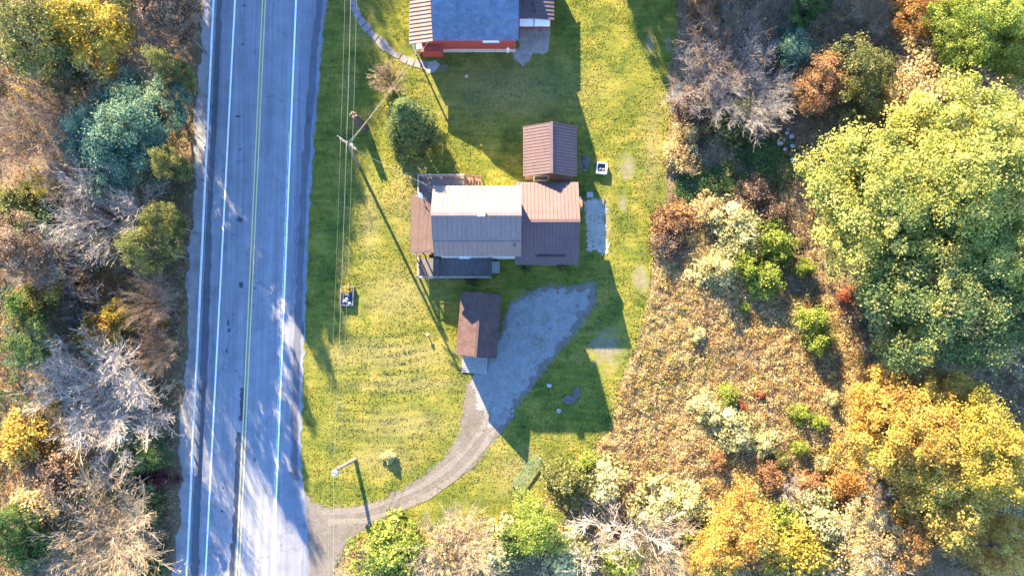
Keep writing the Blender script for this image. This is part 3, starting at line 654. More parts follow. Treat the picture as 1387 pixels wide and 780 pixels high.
    for i in range(6):
        xa = sx+.02+i*0.30; MB().box(xa, xa+.29, yn+.1, n0[1]-.05, dz-.17*(i+1)-.04, dz-.17*(i+1)).build('stair_tread', STAIRW, h)
    rail(h, (sx+.1, n0[1]-.03, dz-.1), (sx+1.75, n0[1]-.03, 0.12), mat=STAIRW, name='stair_railing'); rail(h, (sx+.1, yn+.08, dz-.1), (sx+1.75, yn+.08, 0.12), mat=STAIRW, name='stair_railing')
    # south west deck
    s0 = U(565, 376, dz+.95); s1 = U(665, 376, dz+.95)
    deck_floor(h, s0[0], s1[0], s0[1], ye+.34, dz, 'south_deck_boards')
    rail(h, (s0[0], s0[1]+.06, dz), (s1[0], s0[1]+.06, dz)); rail(h, (s0[0]+.06, s0[1]+.1, dz), (s0[0]+.06, d[1]-.1, dz)); rail(h, (s1[0]-.06, s0[1]+.1, dz), (s1[0]-.06, ye+.30, dz), mat=DARK)
    rx = U(593, 360, dz+1)[0]; rail(h, (rx, s0[1]+.12, dz), (rx, ye+.25, dz), mat=DARK)
    st = U(668, 362, 0.3)
    for i in range(3): MB().box(s1[0]+.03+i*.28, s1[0]+.30+i*.28, st[1]-.6, st[1]+.6, 0.0, dz-.26*(i+1)).build('step', GREYW, h)
    # chimney by the wing's gable and a cooling unit
    c = U(785, 281, 2.2); mb = MB(); mb.box(wx1-.28, wx1+.30, c[1]-.35, c[1]+.35, 0, 4.6); mb.build('chimney', simple('chimney_brick', (0.36, 0.13, 0.08), 0.9, 0.3, 5), h)
    c = U(788, 272, 1.2); MB().box(wx1-.28, wx1+.42, c[1]-.3, c[1]+.3, 1.2, 1.8).build('air_conditioner', WHITE, h)
    # satellite dish on the porch roof corner
    p = U(570, 264, 4.2)
    dsh = thing('satellite_dish', 'small white satellite dish at the corner of the porch roof', 'dish', (p[0], p[1], 3.35))
    MB().tube([(0, 0, 0), (0.02, 0, 0.75)], 0.03, 6).build('mast', GALV, dsh)
    vs, fs = [(0, 0, 0)], []
    for q in range(1, 4):
        for j in range(16): t = 2*math.pi*j/16; rr = 0.13*q; vs.append((rr*math.cos(t)*0.9, rr*math.sin(t), rr*rr*0.55))
    for j in range(16): fs.append((0, 1+j, 1+(j+1) % 16))
    for q in range(2): fs += [(1+q*16+j, 17+q*16+j, 17+q*16+(j+1) % 16, 1+q*16+(j+1) % 16) for j in range(16)]
    o = MB().add(vs, fs).build('reflector', WHITE, dsh); o.location = (0, 0, 0.75); o.rotation_euler = (R_(35), R_(-50), 0)
    MB().tube([(0.0, 0, 0.7), (-0.5, -0.15, 0.95)], 0.02, 5).build('feed_arm', GALV, dsh)
main_house()

# ---- shed north of the wing
def shed():
    zr, ze = 4.9, 3.2
    h = thing('shed', 'small square shed with brown ribbed metal gable roof between the two houses', 'shed')
    yN, yS = U(745, 168.5, 4.0)[1], U(745, 237, 4.0)[1]
    xw, xr, xe = U(708.5, 205, ze)[0], U(747, 205, zr)[0], U(781.5, 205, ze)[0]
    prism_y(h, 'wall', [(xw+.25, 0), (xw+.25, ze-.02), (xr, zr-.16), (xe-.25, ze-.02), (xe-.25, 0)], yS+.3, yN-.3, simple('brown_siding', (0.20, 0.13, 0.115), 0.8, 0.2, 1.5, stretch=(6, 6, 1)))
    slope(h, 'west_roof', (xw, yN, ze), (xw, yS, ze), (xr, yS, zr), (xr, yN, zr), ROOF_SHED, rib=0.32, rw=0.05, rh=0.035)
    slope(h, 'east_roof', (xe, yN, ze), (xe, yS, ze), (xr, yS, zr), (xr, yN, zr), ROOF_SHED, rib=0.32, rw=0.05, rh=0.035)
    MB().bar((xr, yN+.01, zr+.05), (xr, yS-.01, zr+.05), 0.28, 0.05).build('ridge_cap', ROOF_SHED, h)
    opening(h, 'door', ((xr+xw)/2+.5, yS+.3, 1.1), 1.4, 2.1, 'y-', inner=DARK, sub='door_leaf'); opening(h, 'window', (xw+.25, (yN+yS)/2, 1.7), .8, .9, 'x-')
shed()
# ---- garage south of the house
def garage():
    zr, ze = 5.0, 3.2
    c = U(648, 440, 4.0); ang = R_(-4.5)
    h = thing('garage', 'narrow outbuilding with brown shingle gable roof beside the gravel pad', 'outbuilding', (c[0], c[1], 0), ang)
    hw, hl = 26.5/S_PX/1.0*0.98, 43.5/S_PX*0.95
    prism_y(h, 'wall', [(-hw+.2, 0), (-hw+.2, ze-.02), (0, zr-.2), (hw-.2, ze-.02), (hw-.2, 0)], -hl+.25, hl-.25, simple('garage_siding', (0.27, 0.20, 0.17), 0.8, 0.2, 1.5, stretch=(5, 5, 1)))
    slope(h, 'west_roof', (-hw, hl, ze), (-hw, -hl, ze), (0, -hl, zr), (0, hl, zr), SHING_BR, courses=14)
    slope(h, 'east_roof', (hw, -hl, ze), (hw, hl, ze), (0, hl, zr), (0, -hl, zr), SHING_BR, courses=14)
    MB().bar((0, -hl-.01, zr+.03), (0, hl+.01, zr+.03), 0.24, 0.05).build('ridge_cap', SHING_BR, h)
    opening(h, 'door', (0, -hl+.25, 1.2), 1.9, 2.2, 'y-', inner=DARK, sub='door_leaf')
    opening(h, 'window', (-hw+.2, .6, 1.8), .8, .8, 'x-')
    p, q = U(626, 485, .15), U(660, 501, .15)
    rp = thing('wooden_ramp', 'grey plank ramp at the open end of the brown shingled outbuilding', 'ramp', ((p[0]+q[0])/2, (p[1]+q[1])/2, 0), ang)
    wd = (q[0]-p[0])/2; n = 8; ln = 0.95
    for i in range(n):
        y1 = ln-i*2*ln/n; z1 = 0.32-0.26*i/n; MB().bar((-wd, y1-.11, z1), (wd, y1-.11, z1-.0), 0.20, 0.05).build('plank', GREYW, rp)
    for s in (-1, 0, 1): MB().bar((s*(wd-.1), ln, 0.24), (s*(wd-.1), -ln, 0.0), 0.08, 0.10).build('joist', GREYW, rp)
garage()
# ---- red house at the top
def red_house():
    h = thing('red_house', 'red sided house with blue grey shingle roof and metal porch roofs at the top edge', 'house')
    ze, zm, zr = 4.5, 6.1, 9.0
    x0, x1 = U(586, 57, 4.6)[0], U(702.5, 55, 4.6)[0]
    ye, ym, yr = U(645, 55, ze)[1], U(645, 25, zm)[1], U(645, 25, zm)[1]+4.4
    yb = yr+5.5
    prism_x(h, 'wall', [(ye+.45, 0.9), (ye+.45, ze-.02), (ym, zm-.15), (yr, zr-.15), (yb-.4, ze), (yb-.4, 0.9)][::-1], x0+.1, x1-.3, BRICK_RED)
    MB().box(x0-1.4, x0+.09, ye+.46, yb-.45, 0.9, 3.9).build('porch_wall', BRICK_RED, h)
    MB().box(x0-1.42, x1-.28, ye+.43, yb-.38, 0, 0.9).build('foundation', FOUND, h)
    slope(h, 'lower_roof', (x0, ye, ze), (x1, ye, ze), (x1, ym, zm), (x0, ym, zm), SHING_BL, courses=16)
    slope(h, 'upper_roof', (x0, ym-.02, zm+.01), (x1, ym-.02, zm+.01), (x1, yr, zr), (x0, yr, zr), SHING_BL, courses=20)
    slope(h, 'north_roof', (x1, yb, ze), (x0, yb, ze), (x0, yr, zr), (x1, yr, zr), SHING_BL, courses=20)
    # west porch roof
    a = U(554, 57, 3.9); b = U(586, 57, 4.5)
    slope(h, 'west_porch_roof', (a[0], b[1]+.0, 3.7), (a[0], yb-1, 3.7), (x0+.02, yb-1, 4.55), (x0+.02, b[1], 4.55), ROOF_TAN, rib=0.42)
    MB().box(x0-2.1, x0-1.45, ye+.5, ye+1.4, 0.0, 0.9).build('porch_plinth', FOUND, h)
    for t in (0.15, 2.6, 5.2): MB().box(a[0]+.2, a[0]+.34, ye+t, ye+t+.14, 0, 3.68).build('porch_post', TRIM, h)
    lw = U(578, 70, 1.5); MB().box(x0-1.38, x0+.75, ye-.35, ye+.40, 0.7, 2.3).build('entry_bay', BRICK_RED, h)
    # east lean-to
    c = U(751, 25, 3.5); cz = 3.4; yl = U(725, 25, cz)[1]
    slope(h, 'east_roof', (c[0], yl, cz-.5), (c[0], yb-1.5, cz-.5), (x1-.3, yb-1.5, cz+.35), (x1-.3, yl, cz+.35), ROOF_SHED, rib=0.42)
    MB().box(x1-.27, c[0]-.3, yl+.3, yb-1.8, 0, cz-.55).build('east_wall', BRICK_RED, h)
    for px in (706, 733):
        p, q = U(px-2 if px < 710 else 724, 26, 3.0), U(722.5 if px < 710 else 745, 35, 2.8); MB().slab([(p[0], q[1], 2.62), (q[0], q[1], 2.62), (q[0], p[1]+.1, 2.82), (p[0], p[1]+.1, 2.82)], 0.05).build('awning_panel', WHITE, h)
    for px, py in ((723, 5), (710, 3), (726, 14)): p = U(px, py, 3.5); MB().tube([(p[0], p[1], 3.0), (p[0], p[1], 4.1)], 0.09, 8).build('roof_pipe', DARK, h)
    c = U(665, 60, 2.8); opening(h, 'window', (c[0], ye+.45, 3.4), 1.5, .9, 'y-', inner=TRIM)
    t = U(688, 68, 0.5)
    g = thing('gas_cylinder', 'tall white gas cylinder against the red house wall', 'gas cylinder', (t[0], t[1], 0))
    MB().tube([(0, 0, 0), (0, 0, .06), (0, 0, 1.1), (0, 0, 1.22), (0, 0, 1.28)], [.16, .19, .19, .12, .05], 12).build('tank', WHITE, g, smooth=True)
    MB().tube([(0, 0, 1.28), (0, 0, 1.36)], .09, 10).build('collar', GALV, g)
red_house()
polysheet('concrete_patio', [(703,38),(745,38),(743,70),(735,74),(722,72),(716,84),(706,90),(697,80),(694,68),(703,64)], 0.03, gravel_mat('stained_concrete', (0.17, 0.15, 0.14), (0.36, 0.32, 0.28), 3), 'stained concrete slab beside the red house', .3, .05, 8)
ragged('back_patio', [(790,272),(806,270),(817,272),(822,278),(823,288),(817,295),(821,304),(820,318),(824,330),(821,342),(813,343),(807,338),(800,344),(794,340),(797,320),(793,300)], 0.03, gravel_mat('pale_concrete', (0.20, 0.19, 0.165), (0.38, 0.355, 0.31), 2), 'broken pale concrete slab east of the wing', 0.35, 9, 0.12)
polysheet('stepping_pad', [(576,84),(590,82),(596,88),(588,98),(580,100),(574,94)], 0.03, CONC, 'small worn concrete pad at the end of the path', .3, .05, 10)

# ------------------------------------------------------------------ poles, wires, guardrail
WOODP = simple('pole_wood', (0.15, 0.115, 0.09), 0.9, 0.25, 3, stretch=(1, 1, .2)); WOODP2 = simple('pale_pole_wood', (0.19, 0.145, 0.115), 0.9, 0.2, 3); WIRE = simple('wire', (0.22, 0.22, 0.215), 0.5, 0.1, 2)
P1b, P1h = U(486, 225, 0), 10.0; P1t = U(469.5, 192, P1h)
p1 = thing('utility_pole', 'tall brown utility pole with crossarm and long shadow near the spruce', 'utility pole', P1b, group='utility poles on the lawn')
lt = P1t-P1b; MB().tube([(0, 0, -.3), lt*0.5, lt], [.17, .14, .11], 10).build('shaft', WOODP, p1)
for f, L in ((0.975, 1.15), (0.90, 1.0)):
    m = lt*f; MB().bar(m+np.array([-L*.8, L*.55, 0]), m+np.array([L*.8, -L*.55, 0]), .10, .12).build('crossarm', WOODP, p1)
    for k in (-.9, -.45, .45, .9): c = m+np.array([L*.8*k, -L*.55*k, .06]); MB().tube([c, c+np.array([0, 0, .1]), c+np.array([0, 0, .16])], [.03, .045, .02], 8).build('insulator', GREYW, p1)
c = lt*0.80+np.array([.28, .1, 0]); MB().tube([c-np.array([0, 0, .45]), c+np.array([0, 0, .4]), c+np.array([0, 0, .46])], [.17, .17, .10], 10).build('transformer', GREYW, p1)
P2b, P2h = U(483, 621, 0), 3.5; P2t = U(450.5, 638.5, P2h)
p2 = thing('utility_pole', 'leaning pale utility pole with white transformer beside the driveway mouth', 'utility pole', P2b, group='utility poles on the lawn')
lt2 = P2t-P2b; MB().tube([(0, 0, -.3), lt2*.5, lt2*1.03], [.19, .17, .13], 10).build('shaft', WOODP2, p2)
c = U(454, 640, P2h-.35)-P2b; MB().tube([c-np.array([0, 0, .4]), c+np.array([0, 0, .32]), c+np.array([0, 0, .4])], [.30, .30, .18], 12).build('transformer', simple('white_transformer', (0.34, 0.34, 0.38), .5, .1, 2), p2)
MB().bar(lt2*.9+np.array([-.35, -.5, 0]), lt2*.9+np.array([.35, .5, 0]), .09, .11).build('crossarm', WOODP2, p2)
MB().tube([c+np.array([.1, .05, .4]), c+np.array([.12, .06, .6])], .06, 8).build('insulator', DARK, p2)
# broken snag
sb = U(494, 174, 0); st_ = U(478, 156, 2.7)-sb
sn = thing('tree_snag', 'broken leaning dead trunk with a pale splintered top beside the tall pole', 'tree stump', sb)
MB().tube([(0, 0, -.2), st_*.35, st_*.7, st_], [.52, .46, .42, .36], 12).build('trunk', simple('rotten_bark', (0.10, 0.065, 0.045), .95, .4, 4, bmp=.6), sn)
r = np.random.default_rng(3)
for i in range(9):
    a = 2*math.pi*i/9; b0 = st_*.97+np.array([.27*math.cos(a), .27*math.sin(a), 0]); MB().tube([b0, b0+np.array([*r.normal(0, .08, 2), r.uniform(.2, .6)])], [.11, .03], 5).build('splinter', simple('split_wood', (0.30, 0.22, 0.15), .9, .25, 4) if i == 0 else bpy.data.materials['split_wood'], sn)
def wire(a, b, sag, rad, label, name='power_line', grp='overhead lines', n=18):
    a, b = np.array(a), np.array(b); pts = [a+(b-a)*t-np.array([0, 0, 4*sag*t*(1-t)]) for t in np.linspace(0, 1, n)]
    return tag(MB().tube(pts, rad, 4).build(name, WIRE, smooth=True), label, 'power line', grp)
A1 = P1b+lt*.985
N0 = U(476, -60, 11)
offs = [(-.55, .38), (0.0, 0), (.55, -.38)]
names = ['leftmost', 'middle', 'rightmost']
for (ox, oy), nm, rd in zip(offs, names, (.008, .017, .010)):
    a = A1+np.array([ox, oy, .15]); wire(N0+np.array([ox, 0, 0]), a, .25, rd, nm+' of the overhead lines running north from the tall brown pole')
    b = P2t+np.array([ox*1.1+.1, oy*.5, .12]); wire(a, b, .35, rd*.9, nm+' of the overhead lines strung between the two poles')
    wire(b, U(445+ox*9+6, 880, 5.0), .2, rd*.8, nm+' of the overhead lines running south from the leaning pole')
wire(P1b+lt*.93, U(579, 58, 4.4),   .5, .013, 'pale service line from tall pole to the red house', 'service_line', 'house service lines')
wire(P1b+lt*.86, U(568, 62, 3.5),   .4, .011, 'lower service line from tall pole to red house porch', 'service_line', 'house service lines')
wire(P1b+lt*.84, U(590, 256, 7.2),   .8, .012, 'service line from tall pole to the tan roofed farmhouse', 'service_line', 'house service lines')

gr = thing('guardrail', 'long galvanised steel guardrail along the left road edge', 'guardrail')
prof = [(-.04, .15), (.04, .10), (.04, .05), (-.03, .0), (.04, -.05), (.04, -.10), (-.04, -.15)]
ys = np.arange(-120, 900, 49)
for i in range(len(ys)-1):
    a, b = U(rail_x(ys[i]), ys[i], .62), U(rail_x(ys[i+1])+.0, ys[i+1]+1.0, .62)
    mb = MB(); k = len(prof)
    vs = [(a[0]+dx*1.3, a[1], a[2]+dz) for dx, dz in prof]+[(b[0]+dx*1.3, b[1], b[2]+dz) for dx, dz in prof]
    vs += [(x-.012, y, z) for x, y, z in vs]
    fs = [(j, j+1, k+j+1, k+j) for j in range(k-1)]+[(2*k+j, 3*k+j, 3*k+j+1, 2*k+j+1) for j in range(k-1)]+[(0, k, 3*k, 2*k), (k-1, 3*k-1, 4*k-1, 2*k-1)]
    mb.add(vs, fs).bar((a[0]-.03, a[1], .775), (b[0]-.03, b[1], .775), .10, .02).build('rail_section', GALV, gr)
    for q in (0.02, .52):
        p = a+(b-a)*q; MB().box(p[0]-.27, p[0]-.12, p[1]-.08, p[1]+.08, 0, .80).build('post', GREYW, gr)
        MB().box(p[0]-.12, p[0]-.055, p[1]-.07, p[1]+.07, .48, .76).build('spacer_block', GREYW, gr)

# ------------------------------------------------------------------ small things
# planter by the road
p = U(470, 401, .3); pl = thing('planter_box', 'dark blue grey planter box with yellow flowers on the lawn near the road', 'planter', (p[0], p[1], 0), R_(-2))
PW = simple('slate_boards', (0.11, 0.12, 0.17), .7, .3, 3)
for i, (x0, x1, y0, y1) in enumerate([(-.7, .7, -1.0, -.92), (-.7, .7, .92, 1.0), (-.7, -.62, -.919, .919), (.62, .7, -.919, .919)]): MB().box(x0, x1, y0, y1, 0, .5).build('side_board', PW, pl)
MB().box(-.615, .615, -.915, .915, 0, .34).build('soil', simple('dark_soil', (0.04, 0.04, 0.055), .9, .5, 6, bmp=.6), pl)
r = np.random.default_rng(7)
for i in range(7): x, y = r.uniform(-.45, .45), r.uniform(-.8, .2); MB().tube([(x, y, .34), (x+.02, y, .42+.1*r.random()), (x, y, .55+.1*r.random())], [.16, .20, .03], 7).build('pot', simple('glazed_pot%d' % i, tuple(r.uniform(.08, .34)*np.array([.8, .9, 1.2])), .5, .2, 3), pl)
V, Fq, t, _ = crown(77, .62, .3, .95, 16, 40, .12, .18, shape='dome'); o = link('flowers', new_mesh('flowers', V+np.array([.0, .62, 0]), Fq, [LEAF['yellow']], t), pl); o['kind'] = 'stuff'
# square white frame, pads, stumps
p = U(815, 228, .3); bx = thing('white_tub', 'square white tub with dark inside on the grass east of the shed', 'tub', (p[0], p[1], 0), R_(-6))
for x0, x1, y0, y1 in [(-.55, .55, -.6, -.45), (-.55, .55, .48, .58), (-.55, -.45, -.449, .479), (.38, .55, -.449, .479)]: MB().box(x0, x1, y0, y1, 0, .55).build('rim', WHITE, bx)
MB().box(-.448, .378, -.448, .478, 0, .2).build('bottom', simple('dark_water', (0.02, 0.025, 0.04), .3, .4, 5), bx)
for i in range(4): MB().tube([(-.25+.17*i, -.2+.15*(i % 2), .2), (-.2+.17*i, -.1, .5)], [.12, .06], 7).build('clutter', PW if i % 2 else GREYW, bx)
p = U(799, 264, .05); MBp = MB().box(-.33, .33, -.3, .3, 0, .09).build('paving_slab', CONC, None, loc=(p[0], p[1], 0.0)); tag(MBp, 'single pale square paving slab north of the broken concrete', 'paving slab')
ROCK = simple('rock', (0.30, 0.28, 0.27), .95, .35, 3, bmp=.5); ROCKW = simple('white_rock', (0.30, 0.29, 0.29), .9, .2, 3, bmp=.3); ROCKD = simple('dark_heap', (0.10, 0.09, 0.08), .95, .4, 3, bmp=.6)
def rock(px, py, sx, sy, sz, mat, label, group=None, name='rock', cat='rock', seed=0, z=0.0):
    r = np.random.default_rng(seed+500); n, m = 10, 6; vs, fs = [], []
    for i in range(m+1):
        ph = math.pi*i/m
        for j in range(n): t = 2*math.pi*j/n; k = 1+r.normal(0, .10); vs.append((sx*k*math.sin(ph)*math.cos(t), sy*k*math.sin(ph)*math.sin(t), sz*k*math.cos(ph)+sz*.55))
    fs = [(i*n+j, (i+1)*n+j, (i+1)*n+(j+1) % n, i*n+(j+1) % n) for i in range(m) for j in range(n)]
    p = U(px, py, 0); zz = float(ground_z(p[0], p[1]))
    o = MB().add(vs, fs).build(name, mat, None, loc=(p[0], p[1], zz-.02+z)); return tag(o, label, cat, group)
rock(771, 541, .75, .5, .35, ROCKD, 'larger dark brush heap on the shaded grass below the gravel pad', 'brush heaps', 'brush_heap', 'heap', 1)
rock(781, 532, .45, .6, .3, ROCKD, 'dark brush heap just up and right of the larger one', 'brush heaps', 'brush_heap', 'heap', 2)
rock(757, 556, .25, .25, .15, ROCK, 'small grey stone lower left of the dark brush heaps', 'lawn stones', seed=3)
rock(744, 522, .28, .2, .10, ROCKW, 'flat white stone at the edge of the gravel pad', 'lawn stones', seed=4)
rock(793, 219, .45, .6, .16, ROCKD, 'low dark stump hole east of the small brown shed', 'tree stumps', 'tree_stump', 'stump', 5)
rock(792, 230, .3, .3, .12, ROCKD, 'smaller dark stump south of the stump hole by the shed', 'tree stumps', 'tree_stump', 'stump', 6)
rock(675, 363, .16, .16, .16, ROCKW, 'small white ball on the grass at the deck steps', 'lawn stones', seed=8)
rock(632, 104, .2, .2, .2, ROCK, 'small grey stone on the shaded lawn below the red house', 'lawn stones', seed=9)
for i, (x, y, s) in enumerate([(1065, 181, .22), (1071, 186, .30), (1056, 195, .32), (1072, 199, .28), (1062, 203, .22), (1073, 218, .32), (1067, 176, .17), (938, 268, .22), (907, 196, .3)]):
    lb = ['pale rock right of the smallest one, at the top of the scatter', 'biggest pale rock in the middle of the scatter', 'leftmost pale rock of the scatter in the shaded brush', 'pale rock at the right side of the scatter', 'small pale rock at the lower left of the scatter', 'pale rock lying apart below the scatter', 'smallest pale rock, topmost of the scatter in the brush'][i] if i < 7 else ['white rock in green weeds at the lawn edge', 'grey white rock at the lawn edge by tan shrub'][i-7]
    rock(x, y, s, s*.85, s*.6, ROCKW, lb, 'pale rocks in the brush', seed=20+i, z=.15)
# ornament, gate
p = U(580, 454, 0); og = thing('bird_feeder', 'tiny reddish topped feeder on a short post in the lawn', 'bird feeder', p)
MB().tube([(0, 0, 0), (-.03, .05, .5)], .05, 7).build('post', RAILW, og); MB().box(-.2, .14, -.1, .2, .5, .54).build('tray', simple('red_tray', (0.42, 0.13, 0.09), .7, .2, 3), og); MB().box(-.14, .06, -.02, .12, .54, .68).build('house', WHITE, og)
GREENP = simple('green_pipe', (0.07, 0.20, 0.14), .5, .2, 3)
g0, g1, g2, g3 = U(693, 656, .75), U(704, 668, .30), U(735.5, 625, .30), U(723.5, 615, .75)
gt = thing('tube_gate', 'green tubular farm gate lying propped on the grass below the driveway', 'gate')
for i in range(7):
    t = i/6; MB().tube([g0+(g1-g0)*t, g3+(g2-g3)*t], .020, 6).build('bar', GREENP, gt)
for t in (0, .25, .5, .75, 1): a = g0+(g3-g0)*t; b = g1+(g2-g1)*t; MB().tube([a-np.array([0, 0, .02]), b-np.array([0, 0, .02])], .022, 6).build('upright', GREENP, gt)
for nm, lab, px, py, hh, mt in (('gate_post', 'thin dark post at the lower left end of the green gate', 694, 656, 1.35, DARK), ('gate_post', 'pale short post at the upper right end of the green gate', 731, 620, .9, RAILW)):
    b = U(px, py, 0); o = thing(nm, lab, 'post', b, group='gate posts'); MB().tube([(0, 0, -.1), (.03, .02, hh)], [.07, .06], 7).build('shaft', mt, o); MB().tube([(.03, .02, hh), (.03, .02, hh+.05)], [.075, .03], 7).build('cap', mt, o)
# ------------------------------------------------------------------ grass, weeds and undergrowth (uncountable)
def px_area(poly, n, seed):
    r = np.random.default_rng(seed); P = np.array(poly); lo, hi = P.min(0), P.max(0)
    px = r.uniform(lo[0], hi[0], n); py = r.uniform(lo[1], hi[1], n); k = inpoly(px, py, poly); px, py = px[k], py[k]
    dx, dy = (px-693.5)/F_PX, (390-py)/F_PX; c, s = math.cos(TILT), math.sin(TILT)
    dyw, dzw = dy*c+s, dy*s-c; t = (0-CAM[2])/dzw
    return px, py, CAM[0]+dx*t, CAM[1]+dyw*t, r
def footprint(px, py):
    k = np.zeros(px.shape, bool)
    for poly in ([(572,268),(700,268),(700,362),(572,362)],[(695,255),(784,255),(784,362),(695,362)],[(712,182),(780,182),(780,240),(712,240)],[(622,408),(672,400),(676,488),(622,500)],[(566,0),(750,0),(750,66),(566,72)],
                 [(565,245),(655,245),(655,275),(565,275)],[(565,350),(668,350),(668,385),(565,385)], drive_poly,
                 [(788,270),(824,270),(826,344),(789,344)],[(703,38),(745,38),(743,72),(716,86),(697,80)],[(470,-30),(486,-30),(495,26),(580,84),(580,96),(540,84),(478,30)]):
        k |= inpoly(px, py, poly)
    k |= px < redge(py)+1.5
    return k
def grass():
    px, py, x, y, r = px_area([(405,-40),(935,-40),(935,300),(890,480),(835,600),(720,720),(440,800),(400,800)], 110000, 21)
    d = polydist(px, py, LAWN); keep = (d > -4) & ~footprint(px, py) & (r.random(len(px)) < 0.35+0.65*(vnoise(x*0.7, y*0.7, 9) > -0.3)) & (gsum(px, py, BARE) < 0.55)
    px, py, x, y = px[keep], py[keep], x[keep], y[keep]; n = len(x); z = ground_z(x, y)
    a = r.uniform(0, 6.28, n); hgt = r.uniform(0.025, 0.065, n)*(1+0.8*smooth(18, 0, polydist(px, py, LAWN))); wd = r.uniform(0.04, 0.11, n); lean = r.normal(0, 0.08, (n, 2))
    t = np.stack([np.cos(a), np.sin(a)], 1)*wd[:, None]
    V = np.stack([np.c_[x-t[:, 0], y-t[:, 1], z-.01], np.c_[x+t[:, 0], y+t[:, 1], z-.01], np.c_[x+lean[:, 0]+t[:, 0]*.3, y+lean[:, 1]+t[:, 1]*.3, z+hgt], np.c_[x+lean[:, 0]-t[:, 0]*.5, y+lean[:, 1]-t[:, 1]*.5, z+hgt*.8]], 1).reshape(-1, 3)
    me = new_mesh('grass', V, np.arange(4*n).reshape(n, 4), [grass_mat()]); zone_attr(me, V[:, 0].astype(float), V[:, 1].astype(float))
    tag(link('grass', me), 'short uneven grass covering the lawn round the houses', 'grass', kind='stuff')
grass()
def cover(name, label, polys, dens, fn, seed, cat='undergrowth', per=26, leaf=0.2, avoid=None, asp=0.5):
    """low growth: clumps of small leaves. fn(px,py,x,y,r)->(height, radius, tint, matindex)"""
    Vs, Fs, Ts, Ms, off = [], [], [], [], 0
    for q, poly in enumerate(polys):
        P = np.array(poly); area = (np.ptp(P[:, 0])*np.ptp(P[:, 1]))/S_PX**2
        px, py, x, y, r = px_area(poly, int(area*dens), seed+q)
        if avoid is not None: k = avoid(px, py, r); px, py, x, y = px[k], py[k], x[k], y[k]
        h, rad, tint, mi = fn(px, py, x, y, r); n = len(x); z = ground_z(x, y)
        k = np.maximum(4, (per*r.uniform(.6, 1.4, n)*np.clip(rad/0.45, .5, 2.0)).astype(int)); ci = np.repeat(np.arange(n), k); m = len(ci)
        g = r.normal(size=(m, 3))*np.array([.55, .55, 0]); rr = np.minimum(1.5, np.hypot(g[:, 0], g[:, 1])); u = r.uniform(0.15, 1, m)**0.6
        cent = np.c_[x[ci]+g[:, 0]*rad[ci], y[ci]+g[:, 1]*rad[ci], z[ci]+h[ci]*u*(1-0.35*rr**2)]
        nrm = r.normal(size=(m, 3))*.7+np.array([0, 0, .7]); nrm /= np.linalg.norm(nrm, axis=1)[:, None]
        V, Fq = leaf_quads(cent, nrm, leaf*r.uniform(.55, 1.5, m), r, asp)
        Vs.append(V); Fs.append(Fq+off); off += len(V); Ts.append(np.repeat(np.clip(tint[ci]+.14*r.normal(size=m), 0, 1), 3)); Ms.append(mi[ci])
    keys = sorted(set(np.concatenate(Ms).tolist())); mats = [LEAF[COVM[k]] for k in keys]; mi = np.searchsorted(keys, np.concatenate(Ms))
    return tag(link(name, new_mesh(name, np.concatenate(Vs), np.concatenate(Fs), mats, np.concatenate(Ts), mi)), label, cat, kind='stuff')
COVM = ['tan', 'brown', 'olive', 'green', 'rust', 'orange', 'yellow', 'pale', 'golden', 'maroon', 'pine']
pick = lambda r, n, p: r.choice(len(COVM), n, p=np.array(p)/np.sum(p))
FIELD = [(888,318),(905,300),(960,290),(1010,310),(1000,350),(1060,400),(1120,400),(1150,470),(1200,500),(1180,560),(1160,640),(1120,690),(1060,720),(960,720),(860,700),(770,700),(735,690),(752,660),(772,632),(802,608),(834,575),(842,520),(866,470),(880,420),(887,360)]
def f_field(px, py, x, y, r):
    n = len(x); nz = vnoise(x*.8, y*.8, 12); hi = vnoise(x*2.2, y*2.2, 13)
    return np.clip(.42+.18*nz+.16*hi+r.normal(0, .10, n), .10, 1.1), np.clip(.36+.16*r.normal(size=n), .12, .9), np.clip(.54+.16*nz+.12*hi+.08*r.normal(size=n), 0, 1), np.where(vnoise(x*.3, y*.3, 14)+.25*r.normal(size=n) > .35, pick(r, n, [7, 1.5, 2.5, .4, 1.4, .8, 1.2, 2.5, 1, 0, 0]), pick(r, n, [11, 2.6, .5, .1, 2.2, 1.0, .3, .8, .6, 0, 0]))
cover('weed_field', 'dry tan and rust coloured weeds filling the rough field on the right', [FIELD], 11.0, f_field, 31, 'weeds', per=32, leaf=.20, asp=.22)
LEFT = [(-60,-60),(272,-60),(264,120),(256,300),(246,470),(238,600),(226,840),(-60,840)]
def f_left(px, py, x, y, r):
    n = len(x); nz = vnoise(x*.45, y*.45, 15); hi = vnoise(x*1.6, y*1.6, 16); edge = smooth(60, 10, rail_x(py)-px)
    h = np.clip(.9+.7*nz+.4*hi, .2, 2.6)*(1-.72*edge); sel = r.random(n)
    mi = np.where(nz > .35, pick(r, n, [1, 2, 4, 4, 1, .6, 1.2, .3, .5, .1, 1]), np.where(nz < -.25, pick(r, n, [1.5, 5, 1.5, .4, 3.4, 1.8, .4, .3, .5, .2, 0]), pick(r, n, [1, 4, 3, 2, 2.0, 1.4, 1.0, .2, .6, .15, .3])))
    mi = np.where((edge > .4) & (sel < .6), pick(r, n, [3, 5, 3, 1, 1.0, .3, .1, .5, 0, 0, 0]), mi)
    return h, np.clip(.42+.14*r.normal(size=n), .2, .9), np.clip(.42+.18*hi, 0, 1), mi
cover('undergrowth', 'tangled brown and green undergrowth in the wood left of the road', [LEFT], 4.2, f_left, 41, per=32, leaf=.17, asp=.4, avoid=lambda px, py, r: px < rail_x(py)-13+r.normal(0, 3, len(px)))
